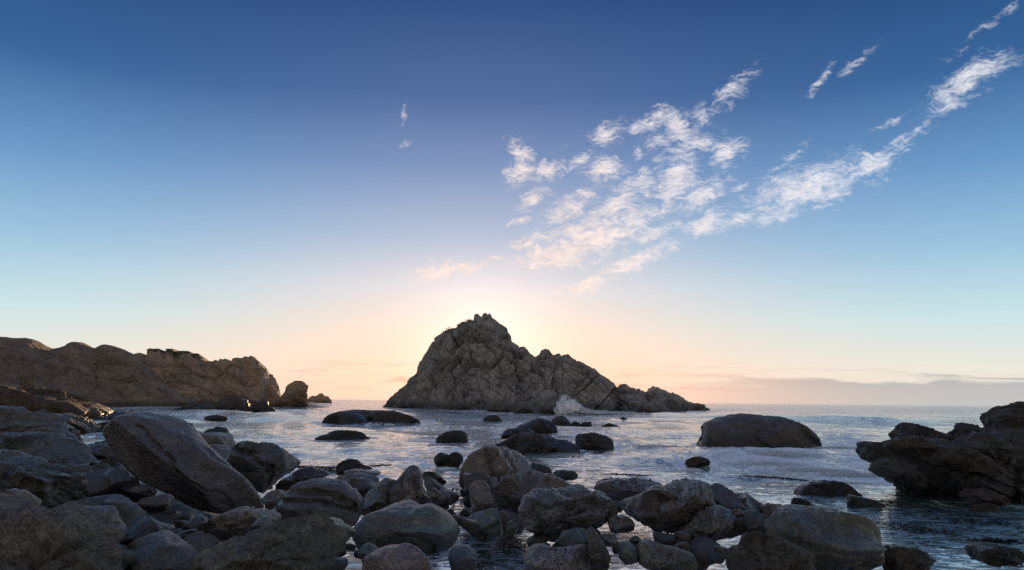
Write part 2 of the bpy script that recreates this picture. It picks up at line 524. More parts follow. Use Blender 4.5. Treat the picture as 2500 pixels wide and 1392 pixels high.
def rock(name, pts, D, depth=None, sub=5, mat='shore', label='', cat='boulder', group=None, tint=(1, 1, 1), rough=1.0, facet=0.8,
         strata=None, cracks=(), water=None, parent=None, seed=None, box=0.80, lean=0.0, planes=None):
    """A solid boulder whose outline, seen from the shore, follows pts. D: distance of its middle.
    water: picture height of its waterline in front; then pts is only the part above the water."""
    SEED[0] += 7
    rough = min(rough * 1.2 + 0.12, 1.45)
    seed = seed or SEED[0]
    rs = np.random.RandomState(seed)
    pts = [tuple(p) for p in pts]
    if water is not None:
        e0, e1 = pts[0], pts[-1]
        if D is None:
            D = 0.5 * (water_dist(*e0) + water_dist(*e1))
            if depth is None:
                fr = water_dist(0.5 * (e0[0] + e1[0]), water)
                wd_ = abs(at(e0[0], e0[1], fr)[0] - at(e1[0], e1[1], fr)[0])
                depth = min(max(D - fr, 0.22 * wd_), 0.42 * wd_)
                D = fr + depth
    W = np.array([at(x, y, D) for x, y in pts])
    P2 = W[:, [0, 2]]
    if water is not None:                        # carry the outline on below the surface
        wd = P2[-1, 0] - P2[0, 0]
        low = -0.22 * wd - 0.15
        P2 = np.vstack([P2, [[P2[-1, 0] + 0.02 * wd, low * 0.4], [P2[-1, 0] - 0.12 * wd, low], [P2[0, 0] + 0.12 * wd, low], [P2[0, 0] - 0.02 * wd, low * 0.4]]])
    # centroid of the polygon
    x, y = P2[:, 0], P2[:, 1]
    cr = x * np.roll(y, -1) - np.roll(x, -1) * y
    A = cr.sum() / 2
    cx = ((x + np.roll(x, -1)) * cr).sum() / (6 * A)
    cz = ((y + np.roll(y, -1)) * cr).sum() / (6 * A)
    rel = P2 - [cx, cz]
    n = 720
    th = np.linspace(-math.pi, math.pi, n, endpoint=False)
    dirs = np.stack([np.cos(th), np.sin(th)], 1)
    rad = np.zeros(n)
    for a, b in zip(rel, np.roll(rel, -1, axis=0)):
        e = b - a
        den = dirs[:, 0] * e[1] - dirs[:, 1] * e[0]
        den = np.where(np.abs(den) < 1e-9, 1e-9, den)
        tt = (a[0] * e[1] - a[1] * e[0]) / den
        uu = (a[0] * dirs[:, 1] - a[1] * dirs[:, 0]) / den
        ok = (uu >= -1e-6) & (uu <= 1 + 1e-6) & (tt > 0)
        rad = np.where(ok, np.maximum(rad, tt), rad)
    rad[rad == 0] = np.median(rad)
    kern = np.array([1, 2, 3, 4, 3, 2, 1.])
    kern /= kern.sum()
    rad = sum(k * np.roll(rad, i - 3) for i, k in enumerate(kern))
    size = math.sqrt(abs(A) / math.pi)
    if water is not None:
        WATER_ROCKS.append((0.5 * (W[0, 0] + W[-1, 0]), D, 0.5 * abs(W[-1, 0] - W[0, 0]), depth if depth else size))
    if depth is None:
        depth = size * 0.95
    S, F = ico(sub)
    # turn the sphere so that its poles do not line up between rocks
    q, _ = np.linalg.qr(rs.randn(3, 3))
    S = S @ q
    if np.linalg.det(q) < 0:
        F = F[:, ::-1]
    # a body bounded by broken faces: many for rounded stones, few and sharp for angular ones
    npl = 11 + int(9 * facet)
    gi = np.arange(npl) + 0.5
    ph_, tt_ = np.arccos(1 - 2 * gi / npl), math.pi * (1 + 5 ** 0.5) * gi
    pn = np.stack([np.cos(tt_) * np.sin(ph_), np.sin(tt_) * np.sin(ph_), np.cos(ph_)], 1) + rs.randn(npl, 3) * 0.22
    q2, _ = np.linalg.qr(rs.randn(3, 3))
    pn = pn @ q2
    pn /= np.linalg.norm(pn, axis=1, keepdims=True)
    hh_ = 0.78 + 0.22 * rs.rand(npl)
    pw = 7 + 34 * min(facet, 1.2) ** 1.3
    dots = np.maximum(S @ pn.T, 1e-4) / hh_[None, :]
    rr_ = ((dots ** pw).sum(1)) ** (-1.0 / pw)
    Q = S * rr_[:, None]
    a, b, c = Q[:, 0], Q[:, 1], Q[:, 2]
    rho = np.sqrt(a * a + c * c)
    ang_ = np.arctan2(c, a)
    nb_ = 90
    ib = ((ang_ + math.pi) / (2 * math.pi) * nb_).astype(int) % nb_
    rmax = np.zeros(nb_)
    np.maximum.at(rmax, ib, rho)
    rmax = np.maximum(rmax, 0.5 * (np.roll(rmax, 1) + np.roll(rmax, -1)))
    cent = -math.pi + (np.arange(nb_) + 0.5) * 2 * math.pi / nb_
    rm = np.interp(ang_, np.concatenate([[cent[0] - 2 * math.pi / nb_], cent, [cent[-1] + 2 * math.pi / nb_]]), np.concatenate([[rmax[-1]], rmax, [rmax[0]]]))
    rho = np.clip(rho / rm, 0, 1)
    Rr = np.interp(ang_, np.append(th, math.pi), np.append(rad, rad[0]))
    bx_ = 0.5 + 0.5 * box
    rho2 = rho ** bx_
    bmax = np.abs(b).max()
    b = b / bmax
    bb = np.sign(b) * np.abs(b) ** bx_
    X = Rr * rho2 * np.cos(ang_)
    Z = Rr * rho2 * np.sin(ang_)
    Y = depth * bb
    Pn = np.stack([X / size, Y / depth, Z / size], 1)
    keep = 1 - rho ** 14
    # broken faces: a flatter top, an undercut below, then random breaks
    tops = planes if planes is not None else [((rs.uniform(-.35, .35), -0.50, 0.80), 0.52), ((rs.uniform(-.3, .3), -0.62, -0.70), 0.50)]
    for nn, h in tops:
        nrm = np.array(nn) / np.linalg.norm(nn)
        ext = np.percentile(Pn @ nrm, 99.8)
        ex = Pn @ nrm - h * ext - 0.05 * fbm(Pn * 1.5 + 4, 2, seed + 70)
        cut = np.where(ex > 0, ex, 0) * (0.95 if planes is not None else 0.45 + 0.5 * min(facet, 1.0)) * keep
        Pn = Pn - nrm[None, :] * cut[:, None]
    for i in range(int(8 * facet) + 1):
        nrm = rs.randn(3)
        nrm[1] = -abs(nrm[1]) - 0.25 if i % 4 else abs(nrm[1]) + 0.2
        if i % 3 == 0:
            nrm[2] = abs(nrm[2]) + 0.6
        nrm /= np.linalg.norm(nrm)
        h = (0.68 + 0.22 * rs.rand())
        ext = np.percentile(Pn @ nrm, 99.5)
        ex = Pn @ nrm - h * ext
        cut = np.where(ex > 0, ex, 0) * min(1.0, 0.75 + 0.4 * facet) * keep
        Pn = Pn - nrm[None, :] * cut[:, None]
    P = Pn * [size, depth, size]
    # relief
    N = P / (np.array([size, depth, size]) ** 2)
    N /= np.linalg.norm(N, axis=1, keepdims=True) + 1e-9
    sp = P / size
    so = rs.rand(3) * 50
    d = 0.060 * fbm(sp * 1.3 + so, 4, seed) * (0.35 + 0.65 * keep)
    d += 0.035 * rough * fbm(sp * 3.4 + so, 5, seed + 3, 0.55, True)
    d += 0.013 * rough * fbm(sp * 11 + so, 3, seed + 5, 0.6)
    if rough > 0.6:
        st_ = rs.rand() * 0.8
        rotm = np.array([[math.cos(st_), 0, -math.sin(st_)], [0, 1, 0], [math.sin(st_), 0, math.cos(st_)]])
        vp = (sp + 0.25 * np.stack([fbm(sp * 2 + so, 3, seed + 8), fbm(sp * 2 + so + 9, 3, seed + 9), fbm(sp * 2 - so, 3, seed + 10)], 1)) @ rotm * np.array([1.3, 1.3, 2.3]) + so
        F1, F2, cid, off_ = voronoi(vp, seed)
        if strata and rough > 0.85:
            qq = sp + so
            d += rough * courses(qq, seed + 4, strata[0], 0.9 / strata[1] * 2.0, 1.1, 0.13, 0.06, 0.22, 0.06) * (0.4 + 0.6 * keep)
            d += rough * courses(qq, seed + 14, strata[0] - 6, 0.30 / strata[1] * 2.0, 0.5, 0.045, 0.02, 0.3, 0.08)
        elif rough > 0.85:
            d += rough * courses(vp, seed + 4, rs.uniform(-50, 50), 0.55, 1.3, 0.13, 0.075, 0.3, 0.05) * (0.2 + 0.8 * keep)
        d += rough * (0.085 * (cid - 0.5) - 0.040 * np.exp(-((F2 - F1) / 0.05) ** 2)) * (0.2 + 0.8 * keep)
    if strata:
        sa, per, amp = strata                     # angle in the picture, layers per size, depth
        m_ = np.array([-math.sin(R(sa)), 0.25, math.cos(R(sa))])
        s_ = (sp @ m_) * per + 0.35 * fbm(sp * 1.1 + so, 3, seed + 20) * 1.2 + rs.rand()
        fl = np.floor(s_)
        fr_ = s_ - fl
        lay = _hash(fl.astype(np.int64), np.zeros_like(fl, dtype=np.int64), np.zeros_like(fl, dtype=np.int64), seed)
        lay2 = _hash((fl + 1).astype(np.int64), np.zeros_like(fl, dtype=np.int64), np.zeros_like(fl, dtype=np.int64), seed)
        step = lay + (lay2 - lay) * smooth(fr_, 0.85, 1.0)
        d += amp * (step - 0.5) * 1.6 - amp * 0.9 * np.exp(-((fr_ - 0.93) / 0.055) ** 2)
    P = P + N * (d * size)[:, None]
    for cpts in cracks:
        cw = [at(px, py, D) for px, py in cpts[0]]
        cl = [(v[0] - cx, v[2] - cz) for v in cw]
        dist = seg_dist(P[:, [0, 2]] + 0.02 * size * np.stack([fbm(sp * 5 + 3, 3, seed + 31), fbm(sp * 5 + 8, 3, seed + 32)], 1), cl)
        front = smooth(-b, -0.1, 0.25)
        P[:, 1] += front * cpts[2] * np.exp(-(dist / cpts[1]) ** 2)
        P[:, 2] -= 0.25 * front * cpts[2] * np.exp(-(dist / cpts[1]) ** 2)
    # hold the outline: the breaks must not eat into it
    a2 = np.arctan2(P[:, 2], P[:, 0])
    r2 = np.hypot(P[:, 0], P[:, 2])
    nb2 = 72
    ib = ((a2 + math.pi) / (2 * math.pi) * nb2).astype(int) % nb2
    rx2 = np.zeros(nb2)
    np.maximum.at(rx2, ib, r2)
    cent2 = -math.pi + (np.arange(nb2) + 0.5) * 2 * math.pi / nb2
    tgt = np.interp(cent2, th, rad)
    ft = np.clip(tgt / np.maximum(rx2, 1e-6), 0.8, 1.35)
    ft = (np.roll(ft, 1) + 2 * ft + np.roll(ft, -1)) / 4
    fa_ = np.interp(a2, np.concatenate([[cent2[0] - 2 * math.pi / nb2], cent2, [cent2[-1] + 2 * math.pi / nb2]]), np.concatenate([[ft[-1]], ft, [ft[0]]]))
    P[:, 0] *= fa_
    P[:, 2] *= fa_
    if lean:
        P[:, 1] += lean * (P[:, 2])
    zmin = P[:, 2].min()
    base_pt = (cx, D, cz + zmin)
    P[:, 2] -= zmin
    o = mesh_obj(name, P, F, MAT[mat], parent=None, loc=base_pt)
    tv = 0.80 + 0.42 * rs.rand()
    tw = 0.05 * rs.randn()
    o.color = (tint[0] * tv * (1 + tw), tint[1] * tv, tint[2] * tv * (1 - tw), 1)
    if parent is not None:
        o.parent = parent
        o.location = (base_pt[0] - parent.location[0], base_pt[1] - parent.location[1], base_pt[2] - parent.location[2])
        if label:
            o['label'] = label
    else:
        tag(o, label, cat, group)
    return o


def ridge(name, sky_pts, toe_pts, Dr, mat, nu=400, nv=150, nb=36, back=25.0, fields=None, apron=0.5, loc=None, tint=(1, 1, 1), seed=5,
          zlow=-1.5, parent=None, skyn=0.0):
    """A cliff or crag: sky_pts is its crest, toe_pts its foot (picture x, distance), Dr the distance of the crest."""
    xs = np.array([p[0] for p in sky_pts], float)
    ys = np.array([p[1] for p in sky_pts], float)
    pxs = np.linspace(xs[0], xs[-1], nu)
    pys = np.interp(pxs, xs, ys)
    Drr = np.interp(pxs, [p[0] for p in Dr], [p[1] for p in Dr])
    Dt = np.interp(pxs, [p[0] for p in toe_pts], [p[1] for p in toe_pts])
    crest = np.array([at(a, b, c) for a, b, c in zip(pxs, pys, Drr)])
    n1 = nv + nb
    G = np.zeros((n1, nu, 3))
    for j in range(nv):
        t = j / (nv - 1)
        yt = apron * (1 - math.exp(-t / 0.12)) + (1 - apron) * t
        yt /= apron * (1 - math.exp(-1 / 0.12)) + (1 - apron)
        yy = Dt + (Drr - Dt) * yt
        G[j, :, 1] = yy
        G[j, :, 0] = crest[:, 0] * yy / Drr
        G[j, :, 2] = zlow + (crest[:, 2] - zlow) * t
    for j in range(nb):
        t = (j + 1) / nb
        G[nv + j, :, 1] = Drr + back * (t ** 0.8)
        G[nv + j, :, 0] = crest[:, 0]
        G[nv + j, :, 2] = crest[:, 2] + (zlow - crest[:, 2]) * t ** 1.5
    gu = np.gradient(G, axis=1)
    gv = np.gradient(G, axis=0)
    N = np.cross(gu, gv)
    N /= np.linalg.norm(N, axis=2, keepdims=True) + 1e-9
    # a broad normal, so that neighbouring pieces of relief do not cross
    for _ in range(12):
        N[:, 1:-1] = (N[:, :-2] + N[:, 1:-1] * 2 + N[:, 2:]) / 4
        N[1:-1] = (N[:-2] + N[1:-1] * 2 + N[2:]) / 4
    N /= np.linalg.norm(N, axis=2, keepdims=True) + 1e-9
    P = G.reshape(-1, 3)
    Nf = N.reshape(-1, 3)
    d = fields(P, seed)
    tt = np.concatenate([np.linspace(0, 1, nv), np.linspace(1, 0, nb)])
    fade = np.repeat(1 - 0.85 * smooth(tt, 0.80, 1.0), nu)
    edge = np.minimum(np.arange(nu), nu - 1 - np.arange(nu)) / 14.0
    d = d * fade * np.tile(np.clip(edge, 0.1, 1), n1)
    Q = P + Nf * d[:, None]
    idx = np.arange(n1 * nu).reshape(n1, nu)
    Fq = np.stack([idx[:-1, :-1], idx[:-1, 1:], idx[1:, 1:], idx[1:, :-1]], -1).reshape(-1, 4)
    o0 = loc if loc is not None else (float(Q[:, 0].mean()), float(Drr.mean()), 0.0)
    o = mesh_obj(name, Q - np.array(o0), Fq, MAT[mat], loc=o0)
    o.color = (tint[0], tint[1], tint[2], 1)
    if parent is not None:
        o.location = tuple(np.array(o0) - np.array(parent.location))
        o.parent = parent
    return o


def rot_xz(P, deg):
    a = R(deg)
    return np.stack([P[:, 0] * math.cos(a) + P[:, 2] * math.sin(a), P[:, 1], -P[:, 0] * math.sin(a) + P[:, 2] * math.cos(a)], 1)


def blocks(P, seed, angle, size, amp, groove, warp=0.25):
    """jointed blocks: elongated cells that stand proud or recessed with tilted faces and open joints between them"""
    L = np.array(size)
    Wp = P + warp * L.mean() * np.stack([fbm(P / L.mean() * 0.7 + 5, 3, seed + 40), fbm(P / L.mean() * 0.7 + 9, 3, seed + 41), fbm(P / L.mean() * 0.7 - 4, 3, seed + 42)], 1)
    q = rot_xz(Wp, angle) / L
    F1, F2, cid, off = voronoi(q, seed)
    tilt = (off[:, 0] * (np.modf(cid * 17.3)[0] - 0.5) + off[:, 2] * (np.modf(cid * 31.7)[0] - 0.35)) * 1.5
    e = F2 - F1
    return amp * ((cid - 0.5) + tilt) * smooth(e, 0.0, 0.10) - groove * np.exp(-(e / 0.045) ** 2)


def courses(P, seed, angle, thick, length, amp, groove, warp=0.3, gw=0.07):
    """parallel beds cut by staggered cross joints: every block has its own height and tilt, open joints between"""
    w1 = fbm(P / (thick * 4), 4, seed + 50)
    w2 = fbm(P / (thick * 4) + 20, 4, seed + 51)
    q = rot_xz(P, angle)
    s = (q[:, 2] + 0.35 * q[:, 1]) / thick + warp * 2.2 * w1
    # uneven bed thickness
    s = s + 0.35 * np.sin(s * 1.7 + seed)
    fl = np.floor(s)
    fr = s - fl
    li = fl.astype(np.int64)
    z0 = np.zeros_like(li)
    lo = _hash(li, z0, z0, seed)
    ll = length * (0.6 + 0.9 * _hash(li, z0 + 3, z0, seed))
    s2 = (q[:, 0] - 0.5 * q[:, 1]) / ll + lo * 7.3 + warp * 1.4 * w2
    fl2 = np.floor(s2)
    fr2 = s2 - fl2
    bi = fl2.astype(np.int64)
    h = _hash(li, bi, z0, seed + 1)
    ta = _hash(li, bi, z0 + 1, seed + 2) - 0.5
    tb = _hash(li, bi, z0 + 2, seed + 3) - 0.25
    e1 = np.minimum(fr, 1 - fr)
    e2 = np.minimum(fr2, 1 - fr2) * ll / thick
    open1 = _hash(li, z0 + 9, z0, seed) * 0.8 + 0.35
    d = amp * ((h - 0.5) + ta * (fr2 - 0.5) * 1.4 + tb * (fr - 0.5) * 1.6) * smooth(np.minimum(e1, e2), 0, 0.10)
    d -= groove * open1 * np.exp(-(e1 / gw) ** 2) + groove * 0.75 * np.exp(-(e2 / gw) ** 2)
    return d

# ---------------------------------------------------------------- sea
def project(P):
    d = P - np.array([0, 0, CAM_H])
    k = FPX / np.maximum(d @ Fv, 0.01)
    return W0 / 2 + (d @ Rv) * k, H0 / 2 - (d @ Uv) * k


def build_sea():
    h0 = CAM_H * FPX
    # distances: evenly spread in the picture near the shore, then widening out to the horizon
    pr = np.concatenate([np.linspace(560, 3.5, 500)])
    r = h0 / pr
    r = np.concatenate([[1.5, 3, 5, 7.5], r, [1900, 2600, 4000, 7000, 14000, 30000]])
    th = np.linspace(R(-46), R(46), 680)
    RR, TT = np.meshgrid(r, th, indexing='ij')
    X = RR * np.sin(TT)
    Y = RR * np.cos(TT)
    P = np.stack([X.ravel(), Y.ravel(), np.zeros(X.size)], 1)
    dist = np.hypot(P[:, 0], P[:, 1])
    # spacing of the rows, to leave out waves the mesh cannot carry
    dr = np.gradient(r)
    drr = np.repeat(dr, len(th))
    rs = np.random.RandomState(4)
    z = np.zeros(len(P))
    wx = P[:, 0] + 1.6 * vnoise(P * 0.11, 3)
    wy = P[:, 1] + 1.6 * vnoise(P * 0.11 + 40, 4)
    calm_near = smooth(dist, 17, 44)
    offshore = smooth(dist, 60, 240)
    for i in range(64):
        lam = 0.38 * (1.115 ** i) if i < 36 else rs.choice([9, 13, 18, 26, 34]) * (0.8 + 0.5 * rs.rand())
        a_dir = rs.normal(0, 0.62)
        k = 2 * math.pi / lam
        kx, ky = math.sin(a_dir) * k, -math.cos(a_dir) * k
        ph = wx * kx + wy * ky + rs.rand() * 6.28
        ok = smooth(lam / drr, 1.6, 4.5)
        if lam < 1.2:
            am = 0.0042 * lam ** 0.8 * (0.25 + 0.9 * calm_near)
        elif lam < 6:
            am = 0.0050 * lam * (0.12 + 0.88 * calm_near)
        else:
            am = 0.0056 * lam * (0.30 * calm_near + 0.8 * offshore)
        s = np.sin(ph)
        s = 1 - 2 * np.abs(np.sin(ph / 2)) ** 0.9 if i % 2 else s
        z += ok * am * s
    # groups of higher and lower water
    z *= 0.45 + 1.1 * (0.5 + 0.5 * fbm(P * 0.07, 3, 9))
    ppx, ppy = project(P)
    # one steeper swell on the right, standing up before it breaks
    def swell(px0, px1, py0, py1, height, width):
        nonlocal z
        a = np.array([at(px0, py0, water_dist(px0, py0))[:2], at(px1, py1, water_dist(px1, py1))[:2]])
        dd_ = seg_dist(P[:, :2] + 2.0 * np.stack([vnoise(P * 0.08, 61), vnoise(P * 0.08, 62)], 1), [a[0], a[1]])
        z += height * np.exp(-(dd_ / width) ** 2)
    swell(1900, 2460, 1026, 1034, 0.75, 5.0)
    swell(2030, 2400, 1013, 1016, 0.6, 9.0)
    swell(1760, 2120, 1112, 1150, 0.30, 1.4)
    swell(1400, 1580, 1074, 1092, 0.25, 1.3)
    swell(600, 720, 1006, 1004, 0.5, 4.0)
    swell(820, 1000, 1042, 1040, 0.22, 1.8)
    # foam: surf round the rocks and over the shallows
    FO = [(1940, 1128, 250, 30, 1.0, 5), (2060, 1082, 80, 34, .85, 0), (1780, 1100, 90, 16, .85, 8), (2120, 1160, 110, 13, .95, 5), (2200, 1150, 60, 22, .7, 0),
          (1480, 1076, 80, 10, .75, 3), (1580, 1092, 110, 12, .65, 5), (1375, 1060, 60, 10, .85, -8), (1262, 1045, 64, 7, .75, 0), (1420, 1044, 70, 6, .6, 5),
          (1400, 1003, 70, 6, 1.1, 0), (1510, 1000, 80, 4, 1.0, 2), (1640, 1004, 90, 4, .9, 0), (1760, 1001, 60, 4, .8, 0), (1190, 1004, 130, 4, .75, 2), (1000, 998, 70, 3, .6, 0),
          (905, 1024, 40, 7, .9, 0), (1040, 1038, 60, 5, .6, 0), (955, 1042, 60, 5, .55, 0), (590, 1006, 80, 6, .95, 0), (500, 1013, 90, 3, .6, 0),
          (770, 981, 40, 5, 1.1, 4), (690, 1004, 70, 5, .5, 0), (330, 994, 120, 3, .65, 0), (2020, 1008, 90, 3, .45, 0), (2250, 1004, 130, 2.5, .4, 0),
          (1990, 1052, 60, 10, .5, 0), (2350, 1030, 60, 8, .6, 0), (560, 1045, 60, 6, .6, 0), (1740, 1030, 40, 5, .5, 0), (2090, 1120, 60, 20, .8, 0), (1620, 1060, 110, 5, .45, 0),
          (1860, 1100, 170, 9, 1.0, 4), (230, 1074, 60, 10, .35, 0), (640, 984, 60, 3, .5, 0), (2310, 1222, 80, 10, .25, 0)]
    rf = np.random.RandomState(12)
    for i in range(34):                            # streaks of old foam drawn out over the bay
        yy = 1000 + 120 * rf.rand() ** 1.5
        FO.append((rf.uniform(480, 2150), yy, rf.uniform(40, 130), 1.6 + (yy - 995) * 0.035, rf.uniform(.38, .62), rf.uniform(-2, 4)))
    foam = np.zeros(len(P))
    vis = (P @ np.array([0, 1, 0]) > 6)
    for (cx, cy, rx, ry, s, a) in FO:
        ca, sa = math.cos(R(a)), math.sin(R(a))
        u = ((ppx - cx) * ca + (ppy - cy) * sa) / rx
        v = (-(ppx - cx) * sa + (ppy - cy) * ca) / ry
        foam = np.maximum(foam, np.where(vis, s * np.exp(-(u * u + v * v) * 0.9), 0))
    # a broken rim of white water round every rock that stands in the bay
    for (rx_, ry_, hw, dp) in WATER_ROCKS:
        m_ = 0.25 + 0.05 * ry_ / 10
        sel = np.where((np.abs(P[:, 0] - rx_) < 2.2 * hw + 3) & (np.abs(P[:, 1] - ry_) < 2.2 * dp + 6))[0]
        if len(sel) == 0:
            continue
        p_ = P[sel]
        q_ = np.sqrt(((p_[:, 0] - rx_) / (hw + m_)) ** 2 + ((p_[:, 1] - ry_) / (dp + m_ * 1.6)) ** 2)
        ring = np.exp(-((q_ - 1.0) / (0.10 + 0.5 / (hw + 1))) ** 2) * smooth(ry_, 22, 45)
        gate = 0.35 + 0.65 * smooth(vnoise(p_ * 0.5 + 11, 19), -0.3, 0.5)
        foam[sel] = np.maximum(foam[sel], 0.85 * ring * gate)
    # crests of the chop out at sea break here and there
    foam = np.maximum(foam, 0.55 * smooth(z / (0.05 + 0.012 * np.minimum(dist, 60)), 0.55, 1.3) * smooth(dist, 40, 120))
    z += 0.10 * smooth(foam, 0.5, 1.0) * fbm(P * 1.3, 4, 88) * smooth(dist, 15, 40)
    P[:, 2] = z
    nr, nt = len(r), len(th)
    idx = np.arange(nr * nt).reshape(nr, nt)
    F = np.stack([idx[:-1, :-1], idx[:-1, 1:], idx[1:, 1:], idx[1:, :-1]], -1).reshape(-1, 4)[:, ::-1]
    m, t = new_mat('sea_water')
    geo = t.n('ShaderNodeNewGeometry')
    pos = geo.outputs['Position']
    fa = t.n('ShaderNodeAttribute', attribute_name='foam')
    fv = fa.outputs['Fac']
    w1 = t.vmath('ADD', pos, t.vmath('SCALE', t.noise(pos, 0.8, 3, 0.6, out=1), 0.9))
    v1 = t.n('ShaderNodeTexVoronoi', feature='DISTANCE_TO_EDGE')
    t.put(v1.inputs['Vector'], t.mapping(w1, sc=(0.8, 0.30, 1)))
    v1.inputs['Scale'].default_value = 1.5
    lace = t.rng(v1.outputs['Distance'], 0.02, 0.30, 1.0, 0.0)
    n1 = t.noise(t.mapping(pos, sc=(1, .34, 1), rot=(0, 0, .12)), 0.85, 8, 0.66, 0.6)
    n2 = t.noise(t.mapping(pos, sc=(1, .45, 1)), 3.2, 5, 0.7)
    amt = t.math('ADD', t.math('MULTIPLY', fv, 0.90), t.math('MULTIPLY', lace, 0.34))
    amt = t.math('ADD', amt, t.math('MULTIPLY', t.math('SUBTRACT', n1, 0.5), 3.2))
    amt = t.math('ADD', amt, t.math('MULTIPLY', t.math('SUBTRACT', n2, 0.5), 1.8))
    fm = t.math('MULTIPLY', t.rng(amt, 0.56, 0.86), t.rng(fv, 0.12, 0.32))
    tone = t.noise(pos, 0.05, 3, 0.5)
    sx = t.n('ShaderNodeSeparateXYZ')
    t.put(sx.inputs[0], pos)
    side = t.rng(t.math('DIVIDE', sx.outputs['X'], t.math('ADD', sx.outputs['Y'], 5.0)), 0.10, 0.6)
    deep = t.mix(t.rng(tone, 0.35, 0.65), (0.022, 0.042, 0.044, 1), (0.032, 0.068, 0.070, 1))
    water_c = t.mix(side, deep, (0.040, 0.120, 0.110, 1))
    water_c = t.mix(t.rng(fv, 0.15, 0.8, 0.0, 0.75), water_c, (0.06, 0.19, 0.19, 1))
    col = t.mix(fm, water_c, (0.95, 0.93, 0.90, 1))
    b = t.n('ShaderNodeBsdfPrincipled')
    t.put(b.inputs['Base Color'], col)
    b.inputs['IOR'].default_value = 1.333
    t.put(b.inputs['Roughness'], t.rng(fm, 0, 1, 0.055, 0.7, smooth=False))
    # ripples too fine for the mesh, drawn out along the shore by the wind
    cam_d = t.vmath('LENGTH', pos, out=1)
    rp = t.mapping(pos, sc=(0.8, 1.0, 1.0), rot=(0, 0, 0.10))
    r1 = t.noise(rp, 5.5, 5, 0.62, 0.7)
    r2 = t.noise(rp, 1.25, 5, 0.6, 1.2)
    r3 = t.rng(t.noise(rp, 0.42, 5, 0.6, 1.0), 0.48, 0.72)
    amp1 = t.rng(cam_d, 15, 45, 0.35, 1.0)
    # mostly flat water with separate steeper wavelets, as wind over slack water makes them
    r1 = t.rng(r1, 0.50, 0.72)
    r2 = t.rng(r2, 0.50, 0.70)
    hh = t.math('MULTIPLY', r1, t.math('MULTIPLY', amp1, 0.030))
    hh = t.math('ADD', hh, t.math('MULTIPLY', r2, t.rng(cam_d, 17, 55, 0.012, 0.16)))
    hh = t.math('ADD', hh, t.math('MULTIPLY', r3, t.rng(cam_d, 60, 260, 0.0, 0.36)))
    hh = t.math('ADD', hh, t.math('MULTIPLY', fm, 0.05))
    bp = t.n('ShaderNodeBump')
    bp.inputs['Strength'].default_value = 1.0
    bp.inputs['Distance'].default_value = 1.0
    t.put(bp.inputs['Height'], hh)
    t.put(b.inputs['Normal'], bp.outputs[0])
    # extra mirror gloss mixed over the water body to brighten it
    gl = t.n('ShaderNodeBsdfGlossy')
    gl.inputs['Color'].default_value = (0.95, 0.95, 0.95, 1)
    gl.inputs['Roughness'].default_value = 0.10
    t.put(gl.inputs['Normal'], bp.outputs[0])
    mxs = t.n('ShaderNodeMixShader')
    t.put(mxs.inputs[0], t.math('MULTIPLY', t.math('SUBTRACT', 1.0, fm), t.rng(side, 0, 1, 0.58, 0.50)))
    t.put(mxs.inputs[1], b.outputs[0])
    t.put(mxs.inputs[2], gl.outputs[0])
    # foam seen against the light: wet bubbles throw the glow of the horizon forward
    gf = t.n('ShaderNodeBsdfGlossy')
    gf.inputs['Color'].default_value = (0.92, 0.95, 1.0, 1)
    gf.inputs['Roughness'].default_value = 0.42
    mf = t.n('ShaderNodeMixShader')
    t.put(mf.inputs[0], t.math('MULTIPLY', fm, 0.50))
    t.put(mf.inputs[1], mxs.outputs[0])
    t.put(mf.inputs[2], gf.outputs[0])
    finish(t, mf)
    o = mesh_obj('sea', P, F, m, attrs={'foam': foam})
    tag(o, 'choppy grey green sea reflecting the sunset between the rocks', None, None, 'structure')



# ---------------------------------------------------------------- the shore bed under the boulders
def build_shore():
    nx, ny = 220, 150
    xs = np.linspace(-34, 34, nx)
    ys = np.linspace(-12, 60, ny)
    XX, YY = np.meshgrid(xs, ys)
    P = np.stack([XX.ravel(), YY.ravel(), np.zeros(XX.size)], 1)
    x, y = P[:, 0], P[:, 1]
    ratio = x / np.maximum(y, 4)
    left = smooth(-ratio, 0.26, 0.46)
    h = -0.9 + left * (1.55 - 0.020 * np.maximum(y - 12, 0)) + 0.25 * smooth(-y, -9.6, -5) 
    h -= 0.7 * smooth(y, 20, 34) * (1 - left) + 2.6 * smooth(y, 33, 50)
    right = smooth(ratio, 0.10, 0.25) * (1 - smooth(ratio, 0.36, 0.46))
    h += 0.55 * right * (1 - smooth(y, 13.5, 16.5))
    h += 0.30 * fbm(P * 0.35, 4, 7) + 0.10 * fbm(P * 1.6, 4, 8, 0.5, True)
    P[:, 2] = h
    idx = np.arange(nx * ny).reshape(ny, nx)
    F = np.stack([idx[:-1, :-1], idx[:-1, 1:], idx[1:, 1:], idx[1:, :-1]], -1).reshape(-1, 4)
    o = mesh_obj('ground', P, F, MAT['wetrock'])
    tag(o, 'dark wet rock bed of the shore under the boulders', None, None, 'structure')


build_shore()

# ---------------------------------------------------------------- the sea stack
stack = bpy.data.objects.new('sea_stack', None)
COL.objects.link(stack)
stack.location = (0, 250, 0)
tag(stack, 'tall pointed grey sea stack rising from the water in front of the setting sun', 'sea stack')
bpy.context.view_layer.update()

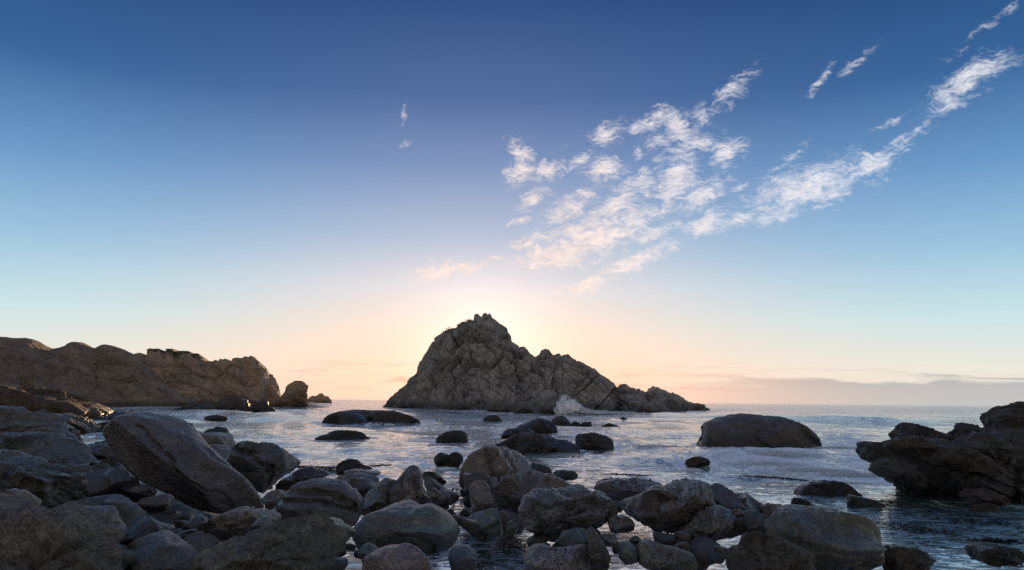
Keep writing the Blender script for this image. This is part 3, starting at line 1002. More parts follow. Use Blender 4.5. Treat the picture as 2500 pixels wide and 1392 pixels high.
SKY_ST = [(934, 992), (937.6, 990), (948, 975), (962.8, 960.4), (975, 951), (988, 942), (1000, 926), (1016.8, 913.6), (1021, 905), (1027.6, 881), (1034, 868), (1042, 856), (1050, 840),
          (1063.6, 823.6), (1076, 815), (1088.8, 807.4), (1103, 800), (1124.8, 789.4), (1146.4, 781.4), (1155.4, 782), (1158, 768), (1164, 765.5), (1169, 766), (1173, 770.6), (1176, 772),
          (1178.8, 766), (1184, 758.8), (1187, 760), (1189.6, 764), (1193, 762), (1196.8, 762.4), (1202, 769.6), (1206, 776), (1213, 784), (1219, 791), (1225.6, 794), (1236.4, 802), (1240, 816.4), (1247, 832.6), (1258, 838),
          (1267, 847), (1274, 845.5), (1281.4, 847), (1286.8, 854), (1297.6, 863), (1306.6, 869.7), (1315.6, 865), (1320, 857), (1324.6, 854), (1331.8, 851.7), (1339, 854), (1344.4, 861.4),
          (1353.4, 866.8), (1360, 864), (1366, 861.4), (1371.4, 868.6), (1376.8, 863), (1387.6, 863), (1394.8, 870.4), (1405, 877), (1416.4, 884.8), (1427, 888.4), (1438, 895.6), (1452.4, 899),
          (1463, 910), (1484.8, 924.4), (1499, 935), (1506.4, 946), (1511, 942), (1517, 938.8), (1528, 937.7), (1533, 941), (1538.8, 946), (1551, 949), (1564, 955), (1578.4, 958.6), (1585, 955), (1591, 953),
          (1600, 947.5), (1609, 949), (1618, 953), (1628, 957), (1636, 962), (1644, 960), (1650.4, 961), (1657, 963), (1664.8, 967.6), (1671, 973), (1679, 978.4), (1690, 983), (1700.8, 986.6), (1708, 986), (1715, 987.3), (1722, 993), (1733, 998.5)]
TOE_ST = [(934, 292), (985, 262), (1060, 238), (1150, 222), (1240, 205), (1300, 190), (1375, 186), (1420, 214), (1500, 232), (1553, 214), (1600, 207), (1650, 226), (1733, 300)]
DR_ST = [(934, 300), (1020, 280), (1100, 272), (1190, 266), (1260, 270), (1320, 262), (1400, 262), (1500, 268), (1560, 262), (1650, 275), (1733, 305)]


def stack_field(P, seed):
    x, z = P[:, 0], P[:, 2]
    xs_ = x + 2.2 * fbm(P * 0.12, 3, 77)
    # left of the great vertical cleft the joints climb to the right, right of it they fall
    wL = 1 - smooth(xs_ + 0.10 * z, -14.5, -13.0)
    wR = smooth(xs_ - 0.02 * (z - 10), 14.0, 20.0)
    wM = np.clip(1 - wL - wR, 0, 1)
    L1 = courses(P, seed, 50, 5.2, 12.0, 3.2, 5.0, 0.12, .08) + courses(P, seed + 5, 56, 1.7, 5.2, 0.8, 1.2, 0.2, .12)
    M1 = courses(P, seed + 1, -30, 5.6, 13.0, 3.4, 5.2, 0.14, .08) + courses(P, seed + 6, -36, 1.9, 5.6, 0.8, 1.2, 0.2, .12)
    R1 = courses(P, seed + 2, -38, 4.2, 15.0, 3.0, 5.0, 0.10, .09) + courses(P, seed + 7, -40, 1.4, 6.0, 0.7, 1.1, 0.15, .13)
    d = wL * L1 + wM * M1 + wR * R1
    d += 0.6 * fbm(P * 0.10, 3, seed + 9) + 0.20 * fbm(P * 0.8, 4, seed + 11, 0.55, True) + 0.10 * fbm(P * 3.0, 2, seed + 12)
    # great clefts
    def cleft(pts, D, wd, dp):
        nonlocal d
        cl = [(at(a, b, D)[0] / D, at(a, b, D)[2] / D) for a, b in pts]
        q = np.stack([P[:, 0] / P[:, 1], (P[:, 2] - 0) / P[:, 1] + 0 * P[:, 0]], 1)
        q = q + 0.0018 * np.stack([fbm(P * 0.35, 3, 91), fbm(P * 0.35, 3, 92)], 1)
        # heights compared with the eye's, so that near and far rock of one cleft line up
        q[:, 1] = (P[:, 2] - CAM_H) / P[:, 1]
        cl = [((at(a, b, D)[0]) / D, (at(a, b, D)[2] - CAM_H) / D) for a, b in pts]
        ds = seg_dist(q, cl)
        d -= dp * np.exp(-(ds / wd) ** 2)
    cleft([(1160, 782), (1156, 830), (1153, 870), (1150, 900)], 250, .0013, 2.2)
    cleft([(1241, 830), (1250, 862), (1258, 892), (1270, 925), (1262, 950)], 250, .0013, 2.4)
    cleft([(1165, 812), (1178, 832), (1200, 852), (1240, 862)], 250, .0011, 1.6)
    cleft([(1120, 884), (1090, 910), (1060, 945), (1030, 960)], 250, .0012, 1.8)
    cleft([(1150, 900), (1118, 930), (1100, 965), (1092, 990)], 240, .0014, 1.8)
    cleft([(1330, 880), (1290, 905), (1268, 925)], 250, .0012, 1.6)
    cleft([(1360, 890), (1350, 930), (1362, 960)], 240, .0012, 1.7)
    cleft([(1445, 905), (1420, 935), (1400, 965)], 240, .0011, 1.4)
    cleft([(1372, 925), (1420, 950), (1470, 985)], 240, .0010, 1.2)
    cleft([(1505, 950), (1490, 975), (1478, 992)], 240, .0010, 1.3)
    for ln_, dp_ in [([(1165, 832), (1200, 866), (1238, 906)], 3.0), ([(1180, 880), (1215, 915), (1250, 948)], 2.4), ([(1285, 880), (1330, 925), (1362, 948)], 2.6),
                     ([(1345, 878), (1400, 925), (1440, 958)], 3.0), ([(1385, 880), (1450, 935), (1520, 990)], 3.2), ([(1425, 902), (1480, 950), (1545, 1000)], 2.6),
                     ([(1462, 915), (1430, 945), (1396, 972)], 2.8), ([(1500, 950), (1478, 975), (1452, 1000)], 2.6), ([(1060, 905), (1092, 875), (1126, 850)], 2.8),
                     ([(1036, 934), (1075, 905), (1116, 878)], 2.8), ([(1075, 955), (1112, 922), (1150, 892)], 2.8), ([(1110, 836), (1132, 815), (1152, 800)], 2.2),
                     ([(1095, 990), (1130, 950), (1162, 925)], 2.4), ([(1270, 950), (1310, 975), (1345, 990)], 2.2), ([(1560, 958), (1595, 985), (1615, 1000)], 2.2),
                     ([(1600, 955), (1640, 980), (1660, 996)], 2.0), ([(1200, 780), (1206, 812), (1222, 845)], 2.2)]:
        cleft(ln_, 245, .00085, dp_)
    # rounded, sea-worn foot
    low = 1 - smooth(z, 2.0, 6.5)
    F1, F2, cid, off = voronoi(P / np.array([7.5, 6.0, 4.5]) + 3, seed + 60)
    d = d * (1 - 0.5 * low) + low * (1.6 * (0.5 - F1) - 0.8 * np.exp(-((F2 - F1) / 0.08) ** 2))
    return d


body = ridge('cliff_face', SKY_ST, TOE_ST, DR_ST, 'stack', nu=900, nv=300, nb=34, back=26, fields=stack_field, seed=11, parent=stack, apron=0.42)


def stack_spur():
    sp = [(968, 962), (978, 952), (990, 943), (1002, 930), (1012, 918), (1018, 908), (1026, 905), (1040, 915)]
    o = ridge('spur', sp, [(968, 286), (1040, 282)], [(968, 318), (1040, 318)], 'headland', nu=90, nv=60, nb=12, back=12,
              fields=lambda P, s: blocks(P, s, 45, (5, 5, 2.2), 1.3, 0.8) + 0.3 * fbm(P * .8, 4, 3), seed=15, parent=stack)
    o['label'] = 'brown spur behind the left foot of the stack with warm sun glare put in its colour'
    o.color = (1.0, 0.82, 0.66, 1)  # orange cast of the sun's glare, painted into the spur's colour


stack_spur()
for (pts, D, s_) in [([(1188, 1003), (1192, 992), (1205, 984), (1222, 982), (1236, 986), (1246, 996), (1248, 1006)], 203, 3),
                     ([(1250, 1004), (1256, 990), (1268, 981), (1286, 980), (1300, 988), (1306, 1008)], 196, 4),
                     ([(1300, 1010), (1310, 990), (1326, 976), (1345, 975), (1362, 985), (1371, 1000), (1374, 1011)], 186, 5),
                     ([(970, 992), (975, 983), (985, 979), (1000, 980), (1008, 990), (1009, 996)], 260, 6),
                     ([(1550, 1004), (1562, 990), (1580, 986), (1600, 992), (1612, 1005)], 207, 7),
                     ([(1098, 1000), (1106, 985), (1120, 975), (1138, 976), (1150, 990), (1153, 1002)], 222, 8)]:
    rock('foot_boulder', pts + [(pts[-1][0] - 6, pts[-1][1] + 10), (pts[0][0] + 6, pts[0][1] + 10)], D, 5.0, 5, 'stack', parent=stack, seed=s_ * 13, rough=1.1, tint=(.9, .88, .85))


def leaf_clumps(name, centres, size, n, mat, parent=None, seed=1, loc=(0, 0, 0)):
    """scrub: many leaf-sized faces spread through low cushions"""
    rs = np.random.RandomState(seed)
    V, F = [], []
    for (c, rr) in centres:
        for k in range(n):
            p = rs.randn(3)
            p /= np.linalg.norm(p) / (rs.rand() ** 0.4)
            p = np.array(c) + p * np.array(rr)
            q, _ = np.linalg.qr(rs.randn(3, 3))
            s = size * (0.5 + rs.rand())
            i = len(V)
            V += [p - q[0] * s, p + q[1] * s * .5, p + q[0] * s, p - q[1] * s * .5]
            F.append([i, i + 1, i + 2, i + 3])
    return mesh_obj(name, np.array(V) - np.array(loc), F, mat, parent=parent, loc=loc, smooth_shade=False)


msc, tsc = new_mat('salt_scrub')
bs = tsc.n('ShaderNodeBsdfPrincipled')
gn = tsc.n('ShaderNodeNewGeometry')
tsc.put(bs.inputs['Base Color'], tsc.mix(tsc.noise(gn.outputs['Position'], 0.6, 3), (0.06, 0.062, 0.035, 1), (0.14, 0.14, 0.08, 1)))
bs.inputs['Roughness'].default_value = 0.8
finish(tsc, bs)
cs = []
rs0 = np.random.RandomState(3)
for (a, b) in [(1100, 802), (1108, 797), (1117, 794), (1126, 790), (1134, 787), (1141, 783), (1149, 782), (1153, 784), (1112, 800), (1122, 796), (1130, 800), (1140, 795), (1148, 800), (1144, 810), (1136, 808), (1126, 812), (1118, 806), (1132, 820), (1140, 822), (1120, 824),
               (1086, 810), (1092, 806)]:
    if rs0.rand() < 0.85:
        on_crest = True
        D_ = np.interp(a, [p[0] for p in DR_ST], [p[1] for p in DR_ST]) - (b - np.interp(a, [p[0] for p in SKY_ST], [p[1] for p in SKY_ST])) * 0.42 - 0.8
        c = at(a + rs0.randn() * 2, b, D_)
        cs.append((c - np.array([0, 250, 0]), (0.7 + rs0.rand() * .7, 0.8, 0.35 + 0.4 * rs0.rand())))
sc = leaf_clumps('scrub', cs, 0.16, 70, msc, parent=stack)
sc['kind'] = 'stuff'
sc['label'] = 'low dark scrub growing on the upper slopes'

# ---------------------------------------------------------------- headlands
def round_field(P, seed, s=1.0, strat=0.0):
    d = s * (courses(P, seed, 28, 8.0, 17, 2.2, 3.4, 0.5, .035) + courses(P, seed + 5, -22, 3.4, 7.5, 0.9, 1.1, 0.5, .05) + blocks(P, seed + 8, 40, (1.9, 1.9, 1.1), 0.30, 0.3, .4))
    F1, F2, cid, off = voronoi(P / np.array([17.0, 15.0, 12.0]) * (1 / s) + 0.35 * np.stack([fbm(P * .1, 3, seed + 1), fbm(P * .1, 3, seed + 2), fbm(P * .1, 3, seed + 3)], 1), seed + 20)
    d += s * 4.0 * (0.5 - F1)
    d += 1.2 * s * fbm(P * 0.12, 3, seed + 9) + 0.4 * fbm(P * 0.7, 4, seed + 11, 0.55, True)
    return d


SKY_FAR = [(300, 890), (315, 868), (327, 864), (340, 861), (357, 869), (359.5, 855), (372, 852), (389, 853), (396, 857), (403, 857.4), (408, 851), (416, 850.5), (421, 851), (424, 860), (430, 861), (436, 859), (444, 858.4), (460, 858), (470, 862), (481.6, 864),
           (486, 868), (490, 874), (493.7, 879.8), (500, 882), (506, 881), (519.5, 881.5), (523, 877), (530, 881), (536.7, 874.6), (543, 877), (549, 874), (556, 877), (564, 879.8), (566, 875), (571, 873), (584, 872), (590, 873), (598.6, 870), (606, 872), (612.4, 868.8), (618, 873), (624.4, 879.8),
           (628, 884), (632, 889.4), (632.6, 925), (634, 960), (637, 984), (640, 990)]
fh = ridge('headland', SKY_FAR, [(300, 226), (400, 236), (460, 250), (560, 268), (640, 292)], [(300, 262), (430, 270), (560, 286), (640, 300)], 'headland', nu=520, nv=190, nb=24, back=40,
           fields=lambda P, s: round_field(P, s, 0.72), seed=31, tint=(.98, .92, .88), apron=0.25)
tag(fh, 'far brown cliff with a knobbly crest ending in a steep nose above the sea', 'headland')
SKY_MID = [(606, 946), (622.6, 931), (630, 928), (640, 931), (646.7, 934.8), (652, 938), (658, 941), (667, 948.5), (671, 955), (676, 958), (681, 965.8), (688, 973), (694, 980), (700, 988)]
mh = ridge('crag', SKY_MID, [(600, 288), (700, 300)], [(600, 306), (700, 312)], 'headland', nu=160, nv=90, nb=14, back=14,
           fields=lambda P, s: round_field(P, s, 0.40), seed=37, tint=(1.02, .86, .70), apron=0.3)  # golden tint paints the sun's glow onto the crag
tag(mh, 'low brown crag with golden sun glow put in its colour at the foot of the cliff nose beside the leaning pillar rock', 'crag')
SKY_NR = [(-150, 800), (-60, 812), (0, 822), (40, 825), (62, 826), (78, 831), (93, 840), (106, 847), (112, 852), (120, 854.5), (131, 850.5), (145, 848), (158, 843.6), (165, 838), (172, 835), (187.5, 833), (196, 836), (203, 842), (216, 846), (230.5, 849), (238, 845), (247.7, 841), (258, 840), (265, 842),
          (275, 846), (285.5, 850.5), (297, 856), (309.6, 861), (318, 869), (326, 876), (335, 884), (344, 893.5), (352, 905), (364.6, 924.5), (380, 936), (395.6, 945), (412, 956), (430, 966), (446, 976), (461, 984), (470, 990)]
nh = ridge('headland', SKY_NR, [(-150, 120), (0, 130), (60, 140), (140, 165), (225, 205), (300, 218), (470, 236)], [(-150, 190), (0, 215), (200, 236), (340, 246), (470, 254)], 'headland', nu=640, nv=240, nb=24, back=40,
           fields=lambda P, s: round_field(P, s, 0.62), seed=43, tint=(.66, .63, .62), apron=0.30)
tag(nh, 'broad rounded brown granite headland sloping down to the bay on the left', 'headland')


def crest_scrub(host, sky, Dr, x0, x1, n, seed, label, dz=0.4, rr=1.0):
    rs = np.random.RandomState(seed)
    cc = []
    for k in range(n):
        a = rs.uniform(x0, x1)
        y = np.interp(a, [p[0] for p in sky], [p[1] for p in sky])
        D_ = np.interp(a, [p[0] for p in Dr], [p[1] for p in Dr])
        dn = rs.rand() ** 2 * 9
        c = at(a, y + dn, D_ - dn * 0.5)
        cc.append((c - np.array(host.location), (rr * (.6 + .8 * rs.rand()), rr, .35 * rr * (.6 + .8 * rs.rand()))))
    o = leaf_clumps('scrub', cc, 0.2, 90, msc, parent=host, seed=seed)
    o['kind'] = 'stuff'
    o['label'] = label


crest_scrub(fh, SKY_FAR, [(300, 262), (430, 270), (560, 286), (640, 300)], 362, 492, 26, 4, 'dark green scrub along the crest of the far cliff')

# ---------------------------------------------------------------- rocks standing in the bay
B = rock
B('pillar_rock', [(662, 987), (671, 978), (688, 969), (698, 948.5), (708.6, 936.5), (717, 931), (726, 928.6), (737, 931), (746.5, 936.5), (756.8, 941.7), (754, 950), (748, 957), (750, 968), (750.5, 979.5), (753, 990), (752, 998), (664, 998)], 262, 7, 6, 'headland',
  'leaning brown pillar rock with a jutting top standing between the cliff and the islet', 'rock', tint=(.92, .76, .62), rough=.9)  # warm tint paints the sun's golden glow onto the pillar
B('islet', [(744, 983), (752, 974), (757, 969), (763.7, 965.8), (769, 967), (774, 965.8), (780, 962), (786, 959.6), (791, 963), (795, 968), (798, 966), (802, 972), (808, 980), (809, 984)], None, None, 5, 'headland',
  'small jagged islet with golden sun glow put in its colour, surf at its left foot on the horizon', 'islet', tint=(1, .80, .60), water=984, facet=.4, rough=1.5)  # tint carries a painted golden glow from the sun
B('rock', [(412, 1002), (430, 996), (440, 997), (450, 990), (460, 994), (470, 990), (478, 992), (490, 988), (500, 986), (515, 990), (530, 995), (545, 1001), (556, 1005)], None, 4, 5, 'wetrock',
  'low jagged black reef left of the wet dome rock in the bay', 'reef', water=1011, rough=1.8, facet=.3)
B('rock', [(524, 995), (529, 986), (536, 979), (546, 974), (554, 971), (570, 969), (588, 970), (597, 974), (601, 980), (606, 988), (610, 998)], None, None, 5, 'wetrock',
  'wet dark dome rock with surf at its foot below the far cliff', 'rock', water=1005, tint=(1.6, 1.5, 1.5))
B('rock', [(611, 1000), (618, 990), (630, 982), (640, 982), (646, 984), (656, 979), (655, 988), (662, 994), (668, 999), (671, 1002)], None, None, 5, 'wetrock',
  'small dark rock with a horn on top right of the wet dome rock', 'rock', water=1005)
B('rock', [(500, 1017), (512, 1014), (530, 1013), (545, 1015), (556, 1018)], None, 1.5, 4, 'wetrock', 'thin black ledge just awash below the jagged reef', 'rock', water=1019)
GRP = 'low rocks at the foot of the near headland'
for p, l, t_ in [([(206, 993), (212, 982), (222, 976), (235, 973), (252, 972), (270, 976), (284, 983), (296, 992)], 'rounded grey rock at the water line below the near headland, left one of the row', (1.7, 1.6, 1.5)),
                 ([(283, 990), (292, 982), (303, 979), (316, 982), (328, 990)], 'small rounded rock in the gap of the row below the near headland', (1.7, 1.6, 1.5)),
                 ([(310, 989), (318, 976), (330, 966), (341, 966), (356, 976), (372, 989)], 'dark sloping rock left of the wedge shaped rock', (1.5, 1.4, 1.4)),
                 ([(368, 990), (374, 970), (380, 963), (390, 969), (404, 984), (410, 990)], 'wedge shaped rock at the foot of the near headland with orange sunlight put in its colour', (2.6, 1.9, 1.3)),  # orange tint paints low sunlight onto this shaded wedge
                 ([(404, 990), (410, 977), (418, 972), (434, 980), (452, 990)], 'low slab right of the wedge shaped rock running into the bay', (1.8, 1.6, 1.5)),
                 ([(444, 990), (449, 974), (453, 972), (462, 986), (466, 990)], 'thin upright slab at the very tip of the near headland', (2.4, 1.8, 1.3))]:
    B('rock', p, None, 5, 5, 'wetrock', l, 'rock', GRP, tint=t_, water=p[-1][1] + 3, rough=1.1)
B('rock', [(792, 1026), (800, 1015), (812, 1009), (826, 1003), (843, 1000), (860, 999), (885, 1000.5), (905, 1002), (925, 1001), (950, 1001), (975, 1003.5), (1000, 1007), (1012, 1010), (1020, 1015), (1030, 1021), (1037, 1028)], None, None, 6, 'wetrock', 'long smooth whaleback rock with two humps in mid bay', 'rock', water=1031, tint=(1.4, 1.35, 1.4), rough=.6, facet=.4, cracks=[([(884, 1001), (896, 1010), (916, 1022)], .35, .9)])
B('rock', [(769, 1067), (780, 1062), (792, 1060), (800, 1056), (815, 1051), (830, 1050), (850, 1050), (868, 1052), (880, 1054), (890, 1060), (896, 1065), (904, 1067)], None, None, 5, 'wetrock', 'flat weed covered black rock in mid bay nearer than the whaleback', 'rock', water=1069, rough=1.1, facet=.3, tint=(.8, 1, .8))
B('rock', [(1062, 1072), (1068, 1066), (1076, 1061), (1085, 1056), (1095, 1053), (1106, 1051), (1118, 1050), (1127, 1052), (1134, 1055), (1139, 1060), (1142, 1066)], None, None, 5, 'wetrock', 'black pebbly hump rock in the water left of the tall mid shore boulder', 'rock', water=1080, rough=1.2)
B('rock', [(1177, 1026), (1182, 1020), (1190, 1016), (1205, 1013), (1214, 1015), (1220, 1020), (1229, 1028)], None, None, 4, 'wetrock', 'small dark rock alone in front of the sea stack', 'rock', water=1030)
B('rock', [(1060, 1115), (1070, 1107), (1080, 1104), (1088, 1108), (1096, 1110), (1106, 1104), (1115, 1103), (1124, 1107), (1130, 1114)], None, None, 4, 'wetrock', 'low twin humped black rock awash left of the tall boulder', 'rock', water=1120)
B('rock', [(1259, 1044), (1264, 1040), (1272, 1036), (1281, 1034), (1291, 1030), (1303, 1024.6), (1311, 1021), (1319, 1020.5), (1328, 1023), (1338, 1026), (1351, 1032.5), (1360, 1043)], None, None, 5, 'wetrock', 'dark pointed rock with white water at its right in the cluster before the stack', 'rock', water=1051, tint=(1.1, 1, 1.1))
B('rock', [(1344, 1030), (1350, 1022), (1360, 1016.7), (1373, 1014.4), (1381, 1018), (1387, 1024), (1391, 1030), (1394, 1037)], None, None, 5, 'wetrock', 'mottled rock behind the dark pointed rock of the cluster', 'rock', water=1038, tint=(1.9, 1.8, 1.8))
B('rock', [(1394, 1034), (1400, 1030), (1406, 1029), (1413, 1032), (1419, 1035)], None, None, 4, 'wetrock', 'tiny rock nearest the mottled rock, left one of two small lumps', 'rock', water=1036)
B('rock', [(1418, 1036), (1422, 1032), (1428, 1030), (1436, 1030), (1443, 1029.5), (1445, 1036)], None, None, 4, 'wetrock', 'tiny flat topped rock, right one of two small lumps past the mottled rock', 'rock', water=1038)
B('rock', [(1467, 1041), (1476, 1037), (1486, 1033), (1496, 1035), (1506, 1038), (1521, 1043)], None, None, 4, 'wetrock', 'thin dark rock awash right of the cluster before the stack', 'rock', water=1044)
B('rock', [(1513, 1021), (1522, 1017.5), (1531, 1022)], None, 1.5, 4, 'wetrock', 'tiny far rock tip in the water below the right slope of the stack', 'rock', water=1023)
B('rock', [(1224, 1062), (1229, 1054), (1237, 1048), (1250, 1046), (1265, 1045), (1280, 1045), (1291, 1047), (1302, 1052), (1311, 1060)], None, None, 5, 'wetrock', 'mottled low rock in the cluster, behind the broad black one', 'rock', water=1066, tint=(1.8, 1.7, 1.7))
B('rock', [(1208, 1082), (1220, 1077), (1236, 1071), (1252, 1062), (1265, 1057), (1278, 1055.5), (1295, 1057), (1316, 1059.5), (1330, 1060), (1340, 1061.5), (1354, 1069), (1370, 1072), (1386, 1074), (1400, 1079), (1414, 1088)], None, None, 6, 'wetrock', 'broad black rock with two sloping shoulders, nearest of the cluster before the stack', 'rock', water=1101, tint=(1.3, 1.2, 1.2), cracks=[([(1262, 1060), (1250, 1078), (1246, 1090)], .15, .3)])
B('rock', [(1405, 1078), (1406, 1067), (1410, 1061), (1418, 1059), (1427, 1058), (1438, 1056), (1449, 1055.4), (1458, 1057), (1466, 1060), (1481, 1064), (1489, 1068), (1495, 1073), (1498, 1080)], None, None, 5, 'wetrock', 'mottled grey flat topped rock, right end of the cluster before the stack', 'rock', water=1093, tint=(2.0, 1.9, 1.9))
B('rock', [(1675, 1122), (1684, 1118), (1694, 1115), (1710, 1114), (1721, 1117), (1730, 1122)], None, None, 4, 'wetrock', 'small black rock awash below the great domed rock', 'rock', water=1127)
B('rock', [(1694, 1076), (1696, 1063), (1701, 1048.6), (1705, 1036), (1711, 1028), (1726, 1023), (1745, 1019.7), (1770, 1015), (1796, 1011), (1811, 1009.5), (1827, 1009.5), (1858, 1012), (1888, 1013.6), (1906, 1015), (1922, 1019.7), (1935, 1026), (1946, 1035), (1958, 1045), (1969.6, 1055), (1978, 1064), (1986.6, 1076), (1993, 1088), (1998, 1100)],
  None, 4.4, 6, 'wetrock', 'great domed brown rock standing in the surf on the right', 'rock', water=1098, tint=(2.0, 1.85, 1.7), rough=.6, facet=.15, cracks=[([(1922, 1020), (1945, 1060), (1990, 1092)], .18, .35)])
B('rock', [(1976, 1064), (1984, 1060), (1992, 1065), (1998, 1069)], None, 1.2, 4, 'wetrock', 'small dark tip of rock showing behind the great domed rock', 'rock', water=1070)
B('rock', [(1949, 1195), (1957, 1186), (1966, 1181), (1977, 1177), (1990, 1174.4), (2015, 1173.5), (2041, 1174.4), (2060, 1178), (2075, 1183), (2086, 1189), (2093, 1196), (2099, 1206)], None, None, 5, 'wetrock', 'smooth wet rock in the right shallows before the jagged outcrop', 'rock', water=1213, tint=(1.3, 1.2, 1.15), rough=.8, cracks=[([(1975, 1178), (1985, 1188), (2000, 1184)], .05, .12)])
B('rock', [(1931, 1229), (1933, 1220), (1938, 1214), (1950, 1215), (1966, 1218.6), (1978, 1225), (1990, 1232), (2004, 1241)], None, None, 5, 'wetrock', 'small wedge rock in the shallows with a high left end', 'rock', water=1245, tint=(1.1, 1, .9))
B('rock', [(2072, 1223), (2073, 1214), (2079, 1209), (2090, 1210), (2102, 1213.5), (2120, 1217), (2139.6, 1222), (2152, 1228), (2164, 1236)], None, None, 5, 'wetrock', 'small low rock with a pale knob, right of the smooth wet rock', 'rock', water=1240, tint=(1.1, 1, .9))
B('rock', [(413, 1034), (418, 1028), (430, 1026), (440, 1028), (450, 1030), (460, 1033), (467, 1038), (466, 1046)], None, None, 5, 'wetrock', 'black rounded rock in the bay just behind the giant leaning boulder', 'rock', water=1053)
B('rock', [(498, 1057), (502, 1051), (510, 1048), (522, 1046), (526, 1042), (532, 1041), (540, 1043), (550, 1045), (556, 1053)], None, None, 4, 'wetrock', 'small black rock with a raised tip in the bay above the blocky rock', 'rock', water=1058)
B('rock', [(428, 1052), (450, 1050), (470, 1055), (485, 1057), (500, 1056.5), (520, 1057), (540, 1058), (552, 1062), (560, 1068), (563, 1080), (563, 1092), (560, 1102), (480, 1110), (440, 1100)], 43, 2.2, 5, 'shore', 'blocky rock with a square right end in the bay behind the giant boulder', tint=(1.3, 1.25, 1.3), box=.6)
B('rock', [(488, 1084), (496, 1084), (510, 1085), (520, 1087), (530, 1090), (540, 1093), (550, 1096), (560, 1098), (569, 1102), (570, 1110), (560, 1122), (545, 1130), (510, 1125)], 34, 1.5, 5, 'shore', 'narrow rock shelf wedged between the giant boulder and the cleft boulder', tint=(1.2, 1.1, 1))
B('rock_ledge', [(186, 1024), (200, 1021), (215, 1016), (232, 1010), (252, 1005), (270, 1004), (300, 1004), (330, 1008), (345, 1020)], None, 8, 5, 'wetrock', 'low dark rock ledge in the bay behind the top of the giant boulder', 'rock', water=1028, rough=1.5, tint=(1.8, 1.6, 1.4))
B('rock', [(226, 997), (238, 993), (250, 994), (262, 998), (272, 1002), (276, 1006)], None, 4, 4, 'wetrock', 'small rocks tip in the bay left of the giant boulder top', 'rock', water=1007, tint=(1.6, 1.4, 1.2))
B('rock', [(221, 1048), (230, 1042), (240, 1037), (250, 1033), (262, 1030), (276, 1027), (290, 1034), (300, 1048)], None, 2.5, 5, 'wetrock', 'low black rock sloping into the bay at the upper tip of the giant boulder', 'rock', water=1051, tint=(1.3, 1.2, 1.2))
B('rock', [(246, 1083), (252, 1077), (262, 1073), (275, 1078), (285, 1086)], None, 1.2, 4, 'wetrock', 'tiny rock in the bay under the overhanging tip of the giant boulder', 'rock', water=1085)
o_ = B('rocky_point', [(-90, 930), (0, 940), (40, 945), (66, 946), (82, 948), (94.5, 951.5), (106, 955), (116, 961), (130, 967), (145, 973.5), (160, 978), (176, 982), (186, 988), (193.5, 995.5), (203, 1002), (213, 1009), (212, 1018), (190, 1024), (100, 1030), (-90, 1040)], 78, 9, 6, 'headland',
       'dark craggy point of rock between the near headland and the shore boulders', 'rock', tint=(.30, .27, .25), rough=2.0, facet=.5, strata=(-28, 5, .06))
B('rock', [(150, 990), (160, 982), (178, 976), (196, 978), (212, 984), (226, 991), (238, 999), (246, 1006), (248, 1014), (230, 1022), (180, 1022)], 92, 6, 5, 'headland', 'brown rubble rock at the seaward end of the dark craggy point', 'rock', tint=(.55, .5, .45), rough=2.0)

# ---------------------------------------------------------------- jagged outcrop on the right
B('rock_outcrop', [(2134, 1138), (2108, 1129), (2096, 1118), (2089, 1106), (2092, 1098), (2099, 1090), (2093, 1083), (2095, 1074), (2104, 1071), (2114, 1073), (2126, 1070.5), (2134, 1074), (2146, 1080), (2160, 1080), (2176, 1074), (2190, 1077), (2200, 1068), (2220, 1065), (2240, 1064), (2255, 1060),
                   (2270, 1062), (2300, 1068), (2330, 1076), (2350, 1070), (2370, 1066), (2400, 1060), (2420, 1052), (2440, 1046), (2480, 1042), (2560, 1040), (2640, 1060), (2680, 1180), (2640, 1262), (2520, 1262), (2420, 1252), (2330, 1240), (2260, 1224), (2210, 1204), (2176, 1182), (2152, 1162)], 27, 3.4, 7, 'wetrock',
  'massive jagged black outcrop with slanting beds and an overhanging snout in the surf', 'rock outcrop', tint=(1.2, 1.18, 1.15), rough=1.1, facet=.5, strata=(-33, 4.0, .05), seed=77)
B('rock_pinnacle', [(2186, 1086), (2172, 1067), (2169, 1061), (2172, 1054), (2180, 1050), (2192, 1050), (2206, 1046), (2205, 1038), (2212, 1031), (2224, 1030), (2236, 1034), (2250, 1039), (2264, 1045), (2280, 1051), (2294, 1055), (2308, 1061), (2316, 1070), (2325, 1080), (2325, 1105), (2250, 1112), (2200, 1105)], 29, 1.3, 6, 'wetrock',
  'slanting jagged crest rising behind the snout of the black outcrop', 'rock', tint=(1.2, 1.1, 1.1), rough=1.9, strata=(-30, 4, .08))
B('rock_pinnacle', [(2334, 1080), (2332, 1062), (2334, 1050), (2338, 1041), (2346, 1034), (2356, 1031), (2368, 1033), (2380, 1038), (2392, 1043), (2402, 1047), (2414, 1044), (2428, 1045), (2436, 1052), (2448, 1090), (2400, 1105), (2345, 1100)], 30, 1.2, 6, 'wetrock',
  'blunt jagged knob standing in the middle of the black outcrop crest', 'rock', tint=(1.2, 1.1, 1.1), rough=1.9, strata=(-30, 4, .08))
B('rock_pinnacle', [(2430, 1048), (2426, 1034), (2423, 1020), (2427, 1009), (2438, 1003), (2450, 997), (2462, 990), (2490, 980), (2540, 972), (2620, 990), (2660, 1060), (2600, 1100), (2450, 1090), (2436, 1060)], 31, 2.2, 6, 'wetrock',
  'highest black knob of the outcrop at the edge of the view, reaching the horizon', 'rock', tint=(1.2, 1.1, 1.1), rough=1.9, strata=(-25, 4, .07))
